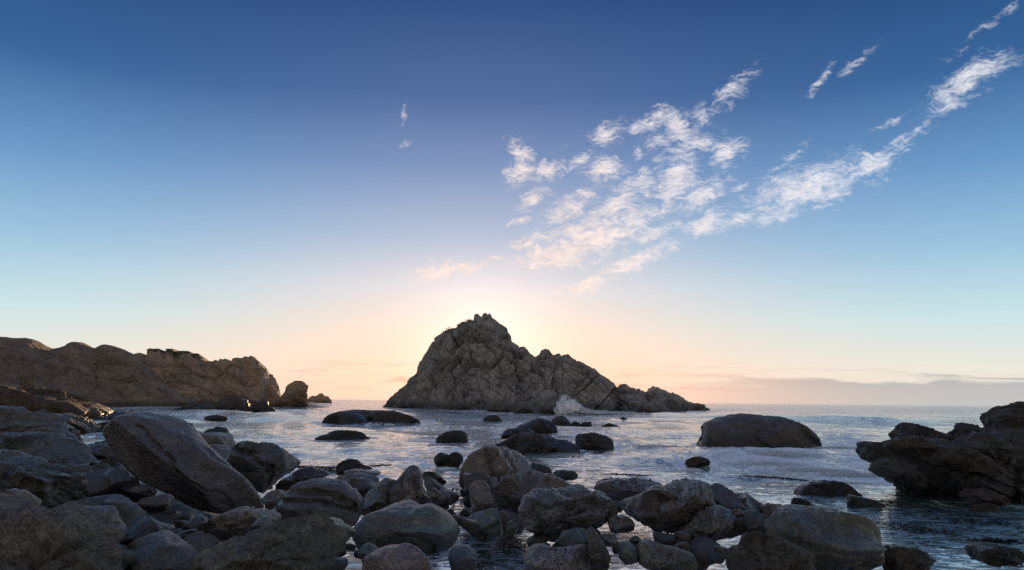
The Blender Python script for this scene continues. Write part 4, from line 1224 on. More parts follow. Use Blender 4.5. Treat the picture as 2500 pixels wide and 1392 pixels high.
B('rock', [(2366, 1210), (2375, 1196), (2390, 1191), (2410, 1195), (2430, 1203), (2446, 1214), (2452, 1226), (2420, 1236), (2380, 1230)], 23.2, .9, 5, 'wetrock', 'reddish brown rock under the foot of the jagged outcrop', tint=(3.0, 1.7, 1.5), rough=.8)
B('rock', [(2360, 1239), (2372, 1231), (2390, 1228), (2415, 1228), (2432, 1234), (2444, 1243)], None, None, 5, 'wetrock', 'low weedy rock awash before the foot of the jagged outcrop', 'rock', water=1246, tint=(1, 1.1, .8), rough=1.5)

for p_, D_, l_ in [([(2150, 1092), (2160, 1078), (2178, 1072), (2204, 1066), (2236, 1064), (2262, 1072), (2290, 1088), (2320, 1108), (2300, 1120), (2240, 1116), (2190, 1112)], 25.2, 'tilted slab on the upper face of the jagged black outcrop behind its snout'),
                   ([(2250, 1120), (2262, 1098), (2290, 1086), (2330, 1084), (2370, 1094), (2410, 1114), (2440, 1140), (2420, 1156), (2350, 1150), (2290, 1140)], 24.6, 'long slanting slab across the middle of the jagged black outcrop'),
                   ([(2130, 1150), (2140, 1128), (2164, 1116), (2196, 1118), (2226, 1136), (2250, 1160), (2262, 1186), (2230, 1196), (2180, 1180)], 24.4, 'broken block low on the seaward side of the jagged black outcrop'),
                   ([(2340, 1092), (2352, 1072), (2380, 1062), (2420, 1060), (2456, 1072), (2490, 1100), (2480, 1124), (2420, 1118), (2370, 1108)], 25.4, 'dark block near the top of the outcrop close to the edge of the view')]:
    B('rock', p_, D_, .8, 5, 'wetrock', l_, 'rock', 'slabs lying on the jagged outcrop', tint=(1.15, 1.15, 1.12), rough=1.3, facet=1.2, strata=(-33, 3, .06))

# ---------------------------------------------------------------- boulders along the shore, left
B('boulder', [(-60, 1200), (0, 1212), (40, 1221), (70, 1239), (84, 1226), (95, 1223), (110, 1226), (125, 1233), (155, 1243), (190, 1257), (215, 1268), (232, 1280), (252, 1291), (272, 1304), (281, 1318), (288, 1334), (298, 1352), (312, 1400), (316, 1480), (280, 1580), (100, 1620), (-120, 1600), (-140, 1300)], 9.3, 1.1, 6, 'tan',
  'big pitted tan rock filling the lower left corner', tint=(1, 1, 1), rough=1.5, facet=.6, strata=(-28, 3.2, .05), seed=12)
B('boulder', [(130, 1245), (150, 1238), (175, 1236), (200, 1235), (235, 1238), (255, 1241), (266, 1246), (272, 1260), (279, 1272), (284, 1290), (287, 1320), (270, 1350), (180, 1340), (130, 1290)], 11, .7, 5, 'smooth', 'smooth dark squarish boulder just behind the pitted tan rock', tint=(.9, .9, .8), rough=.5)
B('boulder', [(-60, 1120), (0, 1124), (40, 1129), (60, 1131), (85, 1135), (100, 1138), (120, 1142), (150, 1152), (170, 1158), (182, 1163), (180, 1171), (174, 1178), (180, 1186), (184, 1197), (183, 1212), (176, 1226), (165, 1236), (120, 1250), (40, 1255), (-60, 1255)], 12.6, 1.6, 6, 'shore',
  'dark cracked ledge like boulder at the left edge above the pitted tan rock', tint=(.62, .68, .58), rough=1.6, strata=(-8, 3, .07))
B('boulder', [(0, 1098), (20, 1098), (40, 1101), (52, 1103), (62, 1108), (68, 1115), (66, 1125), (40, 1130), (0, 1130)], 14.6, .5, 5, 'smooth', 'pale rounded stone at the left edge, upper one of a pair', tint=(1.4, 1.4, 1.4), rough=.5)
B('boulder', [(0, 1112), (40, 1115), (66, 1116), (82, 1120), (92, 1127), (97, 1135), (85, 1150), (40, 1156), (0, 1156)], 13.8, .6, 5, 'smooth', 'rounded grey stone at the left edge, lower one of a pair', tint=(1.0, 1.05, 1.0), rough=.6)
B('boulder', [(10, 1196), (30, 1193), (45, 1194), (56, 1201), (63, 1212), (70, 1224), (76, 1238), (50, 1250), (10, 1250)], 10.6, .5, 5, 'smooth', 'reddish stone at the left edge resting against the pitted tan rock', tint=(1.2, .85, .75), rough=.6)
B('boulder', [(-60, 1050), (0, 1053), (40, 1056), (60, 1058), (80, 1056), (104, 1055), (112, 1060), (118, 1064), (132, 1066), (146, 1068), (158, 1072), (170, 1078), (180, 1086), (190, 1098), (201, 1112), (213, 1122), (228, 1131), (232, 1141), (222, 1146), (200, 1142), (170, 1150), (98, 1152), (-60, 1160)], 19, 1.9, 6, 'shore',
  'big dark slab sloping right with a bright broken ridge along its top', tint=(1.05, 1.1, 1.15), rough=1.1, facet=1.1, cracks=[([(150, 1072), (176, 1088), (200, 1118), (228, 1136)], .05, .16)], seed=22)
B('boulder', [(-60, 985), (0, 990), (40, 995), (60, 998), (72, 1003), (82, 1007), (96, 1008), (112, 1010), (130, 1018), (142, 1030), (156, 1040), (172, 1048), (186, 1055), (198, 1061), (208, 1072), (203, 1081), (196, 1092), (150, 1110), (40, 1120), (-60, 1110)], 30, 3.2, 6, 'shore',
  'large dark boulder on the left with a pale flat facet on its right side', tint=(.95, .92, .85), facet=1.2, rough=.9, seed=29)
B('boulder', [(78, 1012), (86, 1004), (98, 1002), (112, 1002), (130, 1006), (150, 1013), (162, 1012.5), (175, 1014), (190, 1020), (200, 1027), (207, 1035), (215, 1043), (222, 1052), (212, 1062), (150, 1068), (90, 1050)], 46, 3.0, 5, 'wetrock',
  'dark brown rounded boulder behind the big one with the pale facet', tint=(1.3, 1.1, 1), rough=.8)
B('boulder', [(196, 1096), (202, 1088), (215, 1084), (230, 1082), (250, 1082), (270, 1083), (282, 1092), (292, 1104), (290, 1125), (270, 1133), (240, 1134), (216, 1124), (204, 1108)], 37, 2.0, 5, 'shore', 'flat topped rock half hidden in the gap left of the giant boulder', tint=(1.3, 1.2, 1.2), facet=1)
B('boulder', [(230, 1150), (238, 1132), (254, 1124), (270, 1117), (284, 1110), (292, 1120), (300, 1134), (314, 1150), (320, 1170), (280, 1180), (240, 1168)], 24, 1.0, 5, 'shore', 'dark angular rock under the giant boulder near its upper end', tint=(.8, .75, .7), facet=1.2)
B('boulder', [(146, 1148), (160, 1141), (180, 1136), (192, 1134), (206, 1135), (216, 1139), (222, 1144), (228, 1152), (215, 1164), (180, 1170), (150, 1165)], 17.2, .5, 5, 'smooth', 'small thin edged rock in front of the dark sloping slab', tint=(.7, .75, .7), rough=.6)
B('boulder', [(224, 1150), (233, 1141), (243, 1135), (256, 1131.6), (266, 1135), (273, 1143), (275, 1152), (262, 1164), (234, 1164)], 19, .4, 5, 'smooth', 'small peaked stone right of the thin edged rock', tint=(.7, .7, .65), rough=.8)
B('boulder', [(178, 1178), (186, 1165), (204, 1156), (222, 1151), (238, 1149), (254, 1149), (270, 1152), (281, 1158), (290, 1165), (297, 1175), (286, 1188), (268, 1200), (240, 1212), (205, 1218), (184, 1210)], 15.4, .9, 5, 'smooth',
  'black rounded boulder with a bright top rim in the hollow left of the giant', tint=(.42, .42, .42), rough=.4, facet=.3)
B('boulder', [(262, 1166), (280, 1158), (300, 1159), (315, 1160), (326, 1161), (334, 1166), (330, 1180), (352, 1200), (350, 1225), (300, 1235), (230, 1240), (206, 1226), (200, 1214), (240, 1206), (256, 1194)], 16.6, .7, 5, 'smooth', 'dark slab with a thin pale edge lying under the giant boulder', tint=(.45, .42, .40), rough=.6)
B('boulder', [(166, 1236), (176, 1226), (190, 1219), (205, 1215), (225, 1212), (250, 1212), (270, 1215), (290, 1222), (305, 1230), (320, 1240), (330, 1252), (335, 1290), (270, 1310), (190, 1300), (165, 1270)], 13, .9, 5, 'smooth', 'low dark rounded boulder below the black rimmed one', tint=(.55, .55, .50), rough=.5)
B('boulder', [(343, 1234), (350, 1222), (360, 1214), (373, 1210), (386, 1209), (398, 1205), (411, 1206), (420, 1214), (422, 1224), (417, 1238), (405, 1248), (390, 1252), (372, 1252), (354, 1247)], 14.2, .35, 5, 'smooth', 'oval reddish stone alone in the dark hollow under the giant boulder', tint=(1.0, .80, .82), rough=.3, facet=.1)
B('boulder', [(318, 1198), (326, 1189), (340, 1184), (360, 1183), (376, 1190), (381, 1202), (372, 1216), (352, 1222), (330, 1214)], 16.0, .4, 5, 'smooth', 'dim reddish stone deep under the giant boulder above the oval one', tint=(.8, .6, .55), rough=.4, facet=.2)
B('boulder', [(284, 1310), (292, 1294), (304, 1280), (318, 1268), (334, 1261), (352, 1259), (370, 1264), (388, 1275), (402, 1287), (410, 1302), (406, 1330), (380, 1350), (310, 1350)], 12, .6, 5, 'smooth', 'dark round boulder in the hollow above the bottom edge dome', tint=(.65, .65, .65), rough=.5)
B('boulder', [(310, 1345), (318, 1334), (330, 1322), (344, 1312), (358, 1306), (374, 1303.5), (390, 1306), (402, 1309.5), (418, 1315), (432, 1322), (444, 1331), (456, 1341), (470, 1353), (486, 1385), (460, 1420), (390, 1440), (320, 1420), (300, 1380)], 10.4, .75, 6, 'smooth', 'smooth domed boulder cut by the bottom edge, left of the long ridged rock', tint=(1, .98, .92), rough=.35, facet=.2)
B('boulder', [(450, 1288), (456, 1276), (465, 1268), (476, 1261.5), (488, 1260), (498, 1263), (504, 1272), (504, 1288), (495, 1299), (470, 1302), (454, 1298)], 12.7, .3, 5, 'smooth', 'round blue green tinged stone left of the pale low boulder', tint=(.75, 1.05, 1.15), rough=.5, facet=.2)
B('boulder', [(498, 1290), (499, 1278), (505, 1269), (520, 1261), (535, 1255), (550, 1250), (565, 1244), (580, 1240), (595, 1238.5), (612, 1238.5), (630, 1242), (646, 1246), (660, 1251), (672, 1256), (680, 1262), (681, 1272), (672, 1282), (650, 1290), (620, 1302), (590, 1314), (555, 1322), (520, 1316), (503, 1304)], 12.2, .7, 6, 'smooth',
  'low pale boulder with a crease down its face below the lower end of the giant', tint=(1.5, 1.55, 1.45), rough=.7, facet=.9, cracks=[([(560, 1262), (575, 1280), (590, 1294)], .03, .06)], seed=41)
B('boulder', [(612, 1288), (618, 1277), (626, 1268), (636, 1262.5), (646, 1261), (655, 1265), (661, 1273), (663, 1281), (650, 1290), (630, 1298)], 11.6, .22, 5, 'smooth', 'small striped stone leaning on the right end of the pale low boulder', tint=(1.4, 1.5, 1.35), rough=.6, facet=.3)
B('boulder', [(420, 1312), (430, 1304), (442, 1298), (456, 1294), (474, 1291), (492, 1292), (490, 1300), (478, 1305), (466, 1311), (456, 1320), (440, 1330), (424, 1326)], 12, .3, 4, 'smooth', 'thin dark slab wedged under the blue green stone', tint=(.9, .85, .95), rough=.9)
B('boulder', [(450, 1318), (458, 1308), (470, 1302), (484, 1300), (500, 1306), (516, 1313), (530, 1322), (520, 1345), (500, 1360), (470, 1360), (455, 1340)], 11.3, .4, 5, 'smooth', 'small ridged rock between the bottom dome and the long ridged rock', tint=(1.0, .98, .95), facet=1.3)
B('boulder', [(474, 1360), (486, 1345), (510, 1334), (526, 1327), (542, 1320), (566, 1313), (590, 1306), (610, 1299), (630, 1292), (650, 1286), (670, 1280), (690, 1275), (710, 1271.5), (728, 1268), (744, 1266), (758, 1269), (765, 1275), (771, 1284), (778, 1291), (784, 1300), (792, 1309), (806, 1311), (820, 1313), (828, 1322), (831, 1332), (824, 1344), (812, 1356), (810, 1420), (640, 1450), (474, 1430)], 9.7, 1.0, 6, 'tan',
  'long ridged tan grey rock with blocky broken right end at the bottom edge', tint=(.72, .78, .78), rough=1.5, facet=.7, strata=(17, 2.6, .05), cracks=[([(640, 1352), (690, 1322), (740, 1300), (775, 1290)], .03, .09), ([(700, 1290), (722, 1300), (735, 1325)], .02, .06)], seed=53)

B('giant_boulder', [(253, 1056), (254, 1050), (257, 1044), (265, 1036), (274, 1028), (285, 1015), (297, 1005), (312, 1002), (330, 1002), (350, 1007), (370, 1010), (382, 1013), (392, 1018), (402, 1023), (412, 1030), (440, 1048), (470, 1070), (486, 1080), (500, 1088), (530, 1104), (550, 1118), (580, 1137), (592, 1145), (604, 1154),
                     (612, 1161), (620, 1176), (630, 1192), (640, 1206), (649, 1222), (658, 1240), (652, 1248), (630, 1252), (600, 1254), (560, 1256), (510, 1246), (460, 1226), (410, 1202), (360, 1176), (320, 1150), (290, 1122), (270, 1092)], 18, 1.35, 7, 'shore',
  'giant elongated purple grey boulder leaning down to the right with a long crack', tint=(1.12, 1.0, 1.08), rough=.4, facet=.1, box=.66, seed=61,
  planes=[((.42, -.50, .76), .62), ((-.42, -.72, -.50), .52), ((.75, -.60, -.1), .80)],
  cracks=[([(356, 1033), (372, 1042), (382, 1050), (394, 1064), (404, 1074), (418, 1085), (430, 1096), (446, 1110), (460, 1122), (474, 1136), (490, 1146), (512, 1162), (532, 1177), (550, 1187), (566, 1192), (576, 1200), (582, 1214), (586, 1228), (592, 1242)], .026, .10)])
B('boulder', [(548, 1122), (558, 1110), (568, 1101), (571, 1094), (575, 1087), (584, 1080), (594, 1075), (606, 1073.5), (618, 1076), (630, 1078), (645, 1079), (660, 1082), (670, 1089), (680, 1095), (690, 1096), (698, 1101), (705, 1109), (710, 1117), (714, 1128), (714, 1140), (710, 1150), (702, 1160), (688, 1168), (676, 1180), (664, 1194), (640, 1206), (608, 1200), (580, 1175)], 22.3, 1.4, 6, 'shore',
  'cleft boulder with a pale sloping ledge behind the giant boulder', tint=(1.25, 1.25, 1.2), rough=.8, facet=.5, box=.66, planes=[((.25, -.30, .92), .60), ((-.15, -.93, -.30), .62), ((.8, -.55, 0), .72)], cracks=[([(588, 1088), (604, 1096), (622, 1101), (640, 1111), (660, 1122), (676, 1130)], .06, .26), ([(676, 1130), (680, 1150), (672, 1180)], .06, .2)], seed=67)
B('boulder', [(684, 1180), (692, 1168), (702, 1160), (714, 1154), (724, 1147), (736, 1143), (752, 1142), (768, 1147), (784, 1153), (794, 1157), (800, 1163), (788, 1169), (770, 1174), (745, 1180), (720, 1190), (700, 1202), (684, 1200)], 25.5, 1.0, 5, 'wetrock', 'flat pock marked rock right of the cleft boulder', tint=(2.0, 1.9, 1.8), rough=1.6)
B('boulder', [(640, 1214), (650, 1204), (662, 1198), (674, 1195.5), (686, 1196), (696, 1200), (700, 1208), (695, 1220), (684, 1234), (668, 1243), (648, 1244)], 17, .5, 5, 'smooth', 'glistening pale mottled stone between the giant and the layered boulder', tint=(2.2, 2.1, 2.1), rough=1.2)
B('boulder', [(652, 1250), (668, 1240), (682, 1234), (688, 1226), (696, 1216), (704, 1202), (712, 1190), (720, 1183), (730, 1177), (745, 1172.5), (760, 1170.5), (775, 1172), (790, 1172.5), (806, 1174), (820, 1176), (834, 1180), (848, 1188), (860, 1196), (870, 1203), (880, 1212), (885, 1222), (884, 1232), (881, 1240), (879, 1256), (874, 1272), (866, 1290), (840, 1296), (800, 1290), (750, 1282), (700, 1276), (665, 1266)], 14.6, 1.05, 6, 'smooth',
  'layered boulder with three long grooves running across its front', tint=(1.05, .98, 1.0), rough=.5, facet=.4, box=.7, seed=71,
  cracks=[([(705, 1191), (740, 1191), (780, 1196), (820, 1204), (850, 1216), (874, 1226)], .045, .16), ([(698, 1204), (740, 1206), (790, 1212), (830, 1222), (880, 1238)], .035, .15), ([(700, 1211), (750, 1214), (800, 1222), (850, 1234), (878, 1244)], .025, .08)])
B('boulder', [(771, 1278), (774, 1268), (780, 1261), (790, 1258.5), (800, 1261), (812, 1266), (830, 1274), (850, 1283), (862, 1290), (869, 1298), (866, 1308), (852, 1316), (825, 1316), (795, 1306), (778, 1294)], 11.4, .35, 5, 'smooth', 'smooth greenish sausage shaped stone below the layered boulder', tint=(.95, 1.1, .9), rough=.3, facet=.15)

# ---------------------------------------------------------------- boulders along the shore, middle
B('boulder', [(820, 1146), (824, 1136), (830, 1130), (838, 1124), (848, 1120.5), (860, 1120), (870, 1122), (880, 1129), (892, 1135), (904, 1140), (912, 1144), (900, 1150), (870, 1156), (846, 1162), (826, 1160)], 31, .9, 5, 'wetrock', 'rounded dark rock at the water edge with a tail of weed', tint=(1.6, 1.5, 1.4), rough=.9)
B('boulder', [(836, 1154), (846, 1148), (860, 1144.5), (875, 1146), (890, 1148), (906, 1149), (918, 1150), (926, 1154), (928, 1159), (918, 1165), (880, 1166), (846, 1164)], 28.6, .8, 5, 'smooth', 'thin pale slab of rock lying behind the split low boulder', tint=(2.3, 2.2, 2.1), rough=.9)
B('boulder', [(815, 1174), (822, 1165), (832, 1159), (848, 1155.5), (870, 1156), (892, 1159), (910, 1162), (922, 1167), (925, 1176), (924, 1190), (900, 1204), (850, 1206), (822, 1196)], 24.6, .9, 5, 'shore', 'split low boulder with a pale rim behind the layered boulder', tint=(1.4, 1.35, 1.3), facet=1)
B('boulder', [(836, 1180), (846, 1171), (858, 1166), (876, 1165.5), (892, 1168), (906, 1175), (922, 1185), (918, 1196), (904, 1210), (886, 1226), (866, 1222), (846, 1204)], 18.6, .7, 5, 'shore', 'dark boulder tucked between the layered boulder and the pointed one', tint=(.9, .85, .8), facet=.9)
B('boulder', [(884, 1214), (890, 1204), (898, 1196), (908, 1189), (918, 1181), (926, 1174), (936, 1168.5), (948, 1167), (958, 1170), (966, 1173), (970, 1166), (975, 1159.5), (980, 1152), (987, 1145), (995, 1141), (1004, 1139.5), (1012, 1142), (1019, 1148), (1025, 1157), (1029, 1167), (1033, 1178), (1036, 1190), (1044, 1202), (1052, 1214), (1056, 1232), (1040, 1250), (980, 1262), (920, 1262), (886, 1250)], 16.4, .95, 6, 'shore',
  'pointed grey rock with upright cracks standing above the big oval boulder', tint=(1.35, 1.3, 1.3), rough=.9, facet=.8, cracks=[([(985, 1152), (983, 1170), (986, 1190)], .03, .1), ([(960, 1175), (955, 1195), (957, 1215)], .035, .14), ([(1010, 1160), (1020, 1190), (1030, 1220)], .03, .08)], seed=83)
B('boulder', [(1029, 1168), (1036, 1163), (1048, 1165), (1060, 1172), (1076, 1184), (1090, 1195), (1104, 1204), (1118, 1210), (1126, 1215), (1112, 1221), (1095, 1224), (1072, 1218), (1050, 1206), (1036, 1190)], 19.6, .6, 5, 'shore', 'long dark ledge sloping into the water right of the pointed rock', tint=(1.0, .95, .9), facet=1)
B('boulder', [(1028, 1160), (1034, 1154), (1044, 1151), (1056, 1152), (1066, 1157), (1076, 1163), (1086, 1170), (1094, 1176), (1084, 1184), (1060, 1186), (1036, 1178)], 24.6, .5, 5, 'wetrock', 'weed covered hump rock behind the pointed rock', tint=(1.5, 1.5, 1.2), rough=1.8)
B('boulder', [(1044, 1196), (1052, 1190), (1062, 1191), (1072, 1198), (1082, 1209), (1091, 1219), (1084, 1230), (1062, 1236), (1048, 1224)], 17.8, .35, 5, 'shore', 'small pale rubble stone right of the pointed rock foot', tint=(1.6, 1.5, 1.5), rough=1.3)
B('boulder', [(868, 1302), (868, 1290), (872, 1280), (882, 1268), (892, 1257), (902, 1248), (917, 1241), (933, 1237), (955, 1233), (981, 1231), (1005, 1231), (1028, 1231), (1042, 1228), (1054, 1227.5), (1066, 1232), (1076, 1239), (1086, 1248), (1096, 1258), (1106, 1269), (1114, 1281), (1119, 1291), (1121, 1302), (1119, 1314), (1113, 1327), (1104, 1340), (1090, 1352), (1050, 1364), (980, 1368), (910, 1358), (880, 1338)], 13, 1.15, 6, 'smooth',
  'big smooth oval boulder with an arched groove on its front in the middle foreground', tint=(1.25, 1.35, 1.2), rough=.4, facet=.2, box=.70, seed=91, planes=[((.0, -.45, .88), .66), ((.1, -.75, -.62), .62)],
  cracks=[([(914, 1334), (932, 1318), (948, 1305), (962, 1296), (978, 1289), (994, 1284), (1010, 1283), (1028, 1287), (1044, 1296), (1056, 1308), (1062, 1322), (1058, 1338)], .05, .13)])
B('boulder', [(874, 1348), (880, 1337), (890, 1329), (902, 1327), (914, 1331), (922, 1340), (924, 1356), (910, 1372), (884, 1370)], 11, .28, 4, 'smooth', 'small green stone at the bottom edge below the big oval boulder', tint=(.9, 1.2, 1), rough=.3, facet=.2)
B('boulder', [(886, 1362), (905, 1350), (930, 1340), (948, 1333), (965, 1330), (985, 1330), (1003, 1332), (1020, 1339), (1034, 1347), (1050, 1362), (1055, 1400), (1000, 1430), (920, 1430), (886, 1400)], 9.7, .5, 5, 'smooth', 'pinkish grey flat boulder cut by the bottom edge below the oval one', tint=(1.9, 1.55, 1.6), rough=.4, facet=.3)
B('boulder', [(1092, 1360), (1100, 1347), (1108, 1339), (1120, 1334), (1134, 1331.5), (1146, 1336), (1156, 1346), (1166, 1360), (1160, 1400), (1110, 1405)], 11.2, .4, 5, 'smooth', 'round blue grey stone cut by the bottom edge beside the bright pool', tint=(.95, 1.0, 1.15), rough=.5, facet=.2)
B('boulder', [(1087, 1252), (1092, 1246), (1101, 1243.6), (1108, 1247), (1113, 1254), (1115, 1266), (1104, 1270), (1092, 1264)], 17.6, .2, 4, 'wetrock', 'small round stone in the channel behind the oval boulder', tint=(1.8, 1.9, 1.7), rough=.4)
B('boulder', [(1118, 1260), (1125, 1250), (1133, 1243.6), (1141, 1248), (1150, 1256), (1150, 1264), (1122, 1266)], 18.4, .2, 4, 'wetrock', 'small dark peaked stone in the channel below the upright stone', tint=(1.2, 1.3, 1.2))
B('boulder', [(1130, 1222), (1136, 1213), (1143, 1207), (1150, 1210), (1154, 1222), (1152, 1238), (1142, 1240), (1133, 1234)], 18.8, .25, 4, 'wetrock', 'little wet stone against the left side of the upright stone', tint=(1.7, 1.8, 1.8), rough=1.3)
B('boulder', [(1122, 1200), (1128, 1196), (1135, 1200), (1142, 1208), (1138, 1216), (1128, 1214)], 19.4, .2, 4, 'wetrock', 'little black pebble heap at the foot of the tall domed boulder', tint=(1.2, 1.2, 1.2), rough=1.8)
B('boulder', [(1124, 1180), (1124, 1165), (1126, 1150), (1128, 1138), (1134, 1125), (1142, 1114), (1152, 1103), (1164, 1095.5), (1175, 1090), (1184, 1086.5), (1198, 1084.5), (1212, 1086), (1227, 1087.5), (1238, 1093), (1248, 1100), (1260, 1106), (1272, 1112), (1282, 1120), (1290, 1128), (1297, 1140), (1298, 1152), (1294, 1175), (1270, 1205), (1200, 1215), (1140, 1205)], 24, 1.7, 6, 'smooth',
  'tall domed boulder with fluted sides standing highest in the middle of the shore', tint=(1.65, 1.55, 1.5), rough=.9, facet=.9, strata=(78, 2.2, .03), cracks=[([(1188, 1092), (1196, 1115), (1202, 1140), (1204, 1165)], .06, .14), ([(1226, 1090), (1244, 1118), (1262, 1150)], .05, .10)], seed=95)
B('boulder', [(1294, 1140), (1298, 1133), (1310, 1132), (1324, 1134), (1334, 1137), (1342, 1141), (1347, 1148), (1350, 1156), (1344, 1168), (1320, 1172), (1296, 1166)], 29, .8, 5, 'wetrock', 'dark brown square rock in the water right of the tall domed boulder', tint=(1.4, 1.1, 1), rough=.8)
B('boulder', [(1350, 1157), (1356, 1152), (1364, 1149), (1380, 1148.5), (1395, 1148.5), (1405, 1151), (1410, 1158), (1409, 1166), (1400, 1173), (1378, 1174), (1360, 1168)], 27.5, .6, 5, 'wetrock', 'small weedy rock in the water behind the ridge topped boulder', tint=(.9, 1.1, .9), rough=1.7)
B('boulder', [(1130, 1166), (1131, 1158), (1136, 1154.5), (1146, 1156), (1156, 1156), (1164, 1152), (1173, 1150.5), (1182, 1153), (1192, 1159), (1203, 1164), (1214, 1170), (1214, 1192), (1200, 1225), (1170, 1235), (1142, 1222), (1134, 1196)], 19.3, .7, 5, 'shore', 'dark notched boulder below the tall domed one, behind the upright stone', tint=(1.0, .95, .95), facet=1.2)
B('boulder', [(1145, 1208), (1145, 1194), (1147, 1184), (1152, 1178), (1160, 1174.5), (1170, 1173.5), (1181, 1175.5), (1188, 1180), (1194, 1189), (1199, 1200), (1205, 1212), (1211, 1226), (1213, 1238), (1206, 1252), (1185, 1266), (1160, 1266), (1149, 1250)], 16.9, .5, 6, 'smooth', 'upright brown egg shaped stone standing in the channel', tint=(1.6, 1.35, 1.2), rough=.3, facet=.25)
B('boulder', [(1204, 1206), (1204, 1192), (1208, 1182), (1214, 1175), (1224, 1166), (1234, 1159.5), (1244, 1156), (1256, 1153), (1280, 1151.5), (1304, 1151), (1320, 1153), (1336, 1156), (1352, 1160), (1368, 1165), (1385, 1174), (1402, 1186), (1400, 1205), (1370, 1230), (1320, 1250), (1285, 1268), (1255, 1280), (1228, 1276), (1214, 1258), (1208, 1232)], 18, 1.15, 6, 'shore',
  'broad boulder with a rippled pale top and dark front right of the upright stone', tint=(1.3, 1.22, 1.3), rough=1.2, facet=1.0, strata=(-14, 2.6, .035), seed=101)
B('boulder', [(1262, 1258), (1264, 1244), (1269, 1232), (1273, 1220), (1278, 1212), (1288, 1205), (1300, 1200), (1312, 1197), (1328, 1194), (1344, 1192.5), (1364, 1193.5), (1384, 1193.5), (1400, 1190), (1416, 1188.5), (1434, 1189), (1450, 1192), (1460, 1197), (1469, 1202), (1480, 1207), (1490, 1212), (1500, 1224), (1507, 1238), (1508, 1250), (1496, 1262), (1470, 1276), (1430, 1296), (1390, 1312), (1350, 1322), (1320, 1312), (1292, 1292), (1272, 1276)], 14.7, 1.2, 6, 'shore',
  'very large rugged grey boulder in the centre right foreground', tint=(1.6, 1.55, 1.6), rough=1.1, facet=.8, box=.66, planes=[((.1, -.45, .88), .50), ((-.1, -.80, -.58), .60), ((-.75, -.6, .1), .8)], cracks=[([(1302, 1216), (1318, 1226), (1340, 1227), (1358, 1216)], .035, .07), ([(1360, 1218), (1385, 1226), (1400, 1242)], .03, .07), ([(1434, 1212), (1444, 1225), (1470, 1226), (1486, 1215)], .04, .10)], seed=107)
B('boulder', [(1121, 1278), (1126, 1272), (1134, 1267), (1146, 1261), (1160, 1256), (1176, 1249), (1192, 1242.5), (1203, 1241), (1212, 1243.5), (1217, 1252), (1220, 1262), (1223, 1270), (1226, 1278), (1227, 1294), (1220, 1308), (1206, 1317), (1190, 1320), (1168, 1316), (1148, 1304), (1134, 1290)], 14.7, .6, 6, 'smooth',
  'green tinged angular slab tilted over the bright pool', tint=(1.0, 1.25, 1.05), rough=.6, facet=1.2, cracks=[([(1146, 1304), (1160, 1294), (1176, 1286), (1200, 1282), (1226, 1272)], .03, .08)], seed=113)
B('boulder', [(1235, 1292), (1238, 1281), (1244, 1274), (1252, 1270.5), (1260, 1274), (1263, 1288), (1261, 1304), (1252, 1310), (1241, 1304)], 14.4, .25, 4, 'smooth', 'small green rounded stone in the dark right of the tilted slab', tint=(.8, 1.15, .9), rough=.4)
B('boulder', [(1342, 1334), (1350, 1325), (1360, 1316), (1370, 1306), (1380, 1298.5), (1394, 1294), (1408, 1291.5), (1422, 1291.5), (1434, 1296), (1440, 1303), (1436, 1312), (1420, 1324), (1400, 1336), (1375, 1346), (1350, 1346)], 12.7, .45, 5, 'smooth', 'greenish wedge shaped stone below the very large rugged boulder', tint=(.85, 1.1, .9), rough=.6, facet=1)
B('boulder', [(1436, 1300), (1439, 1292), (1446, 1288), (1453, 1293), (1459, 1302), (1466, 1314), (1474, 1325), (1482, 1338), (1492, 1360), (1480, 1390), (1445, 1390), (1436, 1340)], 11.5, .35, 5, 'shore', 'narrow black spike of rock leaning left at the bottom edge', tint=(.7, .75, .7), facet=1)
lim_a = B('boulder', [(1276, 1372), (1286, 1352), (1296, 1343), (1306, 1336), (1320, 1330.5), (1336, 1333), (1360, 1338), (1384, 1340), (1404, 1335), (1424, 1332), (1437, 1336), (1444, 1348), (1446, 1400), (1400, 1425), (1290, 1425)], 11.6, .6, 5, 'smooth', 'flat pinkish rock dotted with limpets at the bottom edge of the pool', tint=(1.9, 1.7, 1.75), rough=.5, facet=.5)
B('boulder', [(1484, 1278), (1488, 1270), (1497, 1263), (1510, 1258.5), (1522, 1257), (1534, 1260.5), (1543, 1268), (1549, 1280), (1546, 1294), (1532, 1302), (1508, 1306), (1490, 1298)], 13.9, .4, 5, 'smooth', 'rounded stone with a pale crease in the gap between two big boulders', tint=(1.35, 1.4, 1.35), rough=.6, facet=.9)
B('boulder', [(1497, 1228), (1500, 1222), (1507, 1219.5), (1515, 1223), (1521, 1230), (1523, 1240), (1516, 1250), (1504, 1250)], 15.9, .2, 4, 'smooth', 'small thin stone stuck upright between the two biggest boulders', tint=(1.1, 1.1, 1.1), rough=.4)
B('boulder', [(1464, 1312), (1470, 1306), (1482, 1303.5), (1496, 1303), (1505, 1308), (1506, 1320), (1500, 1332), (1478, 1336), (1466, 1326)], 12.9, .25, 4, 'smooth', 'small square grey stone right of the black spike', tint=(.95, 1, 1), rough=.5)
B('boulder', [(1508, 1334), (1511, 1326), (1520, 1321), (1532, 1322), (1544, 1329), (1554, 1338), (1562, 1352), (1556, 1375), (1525, 1380), (1510, 1360)], 11.7, .3, 5, 'smooth', 'speckled grey green pebble boulder at the bottom edge right of the spike', tint=(1.3, 1.45, 1.35), rough=.6, facet=.3)
B('boulder', [(1540, 1318), (1544, 1310), (1552, 1307.5), (1561, 1311), (1565, 1320), (1560, 1328), (1546, 1328)], 13, .15, 4, 'smooth', 'tiny round stone above the long low rock at the bottom', tint=(1, 1, 1), rough=.4)
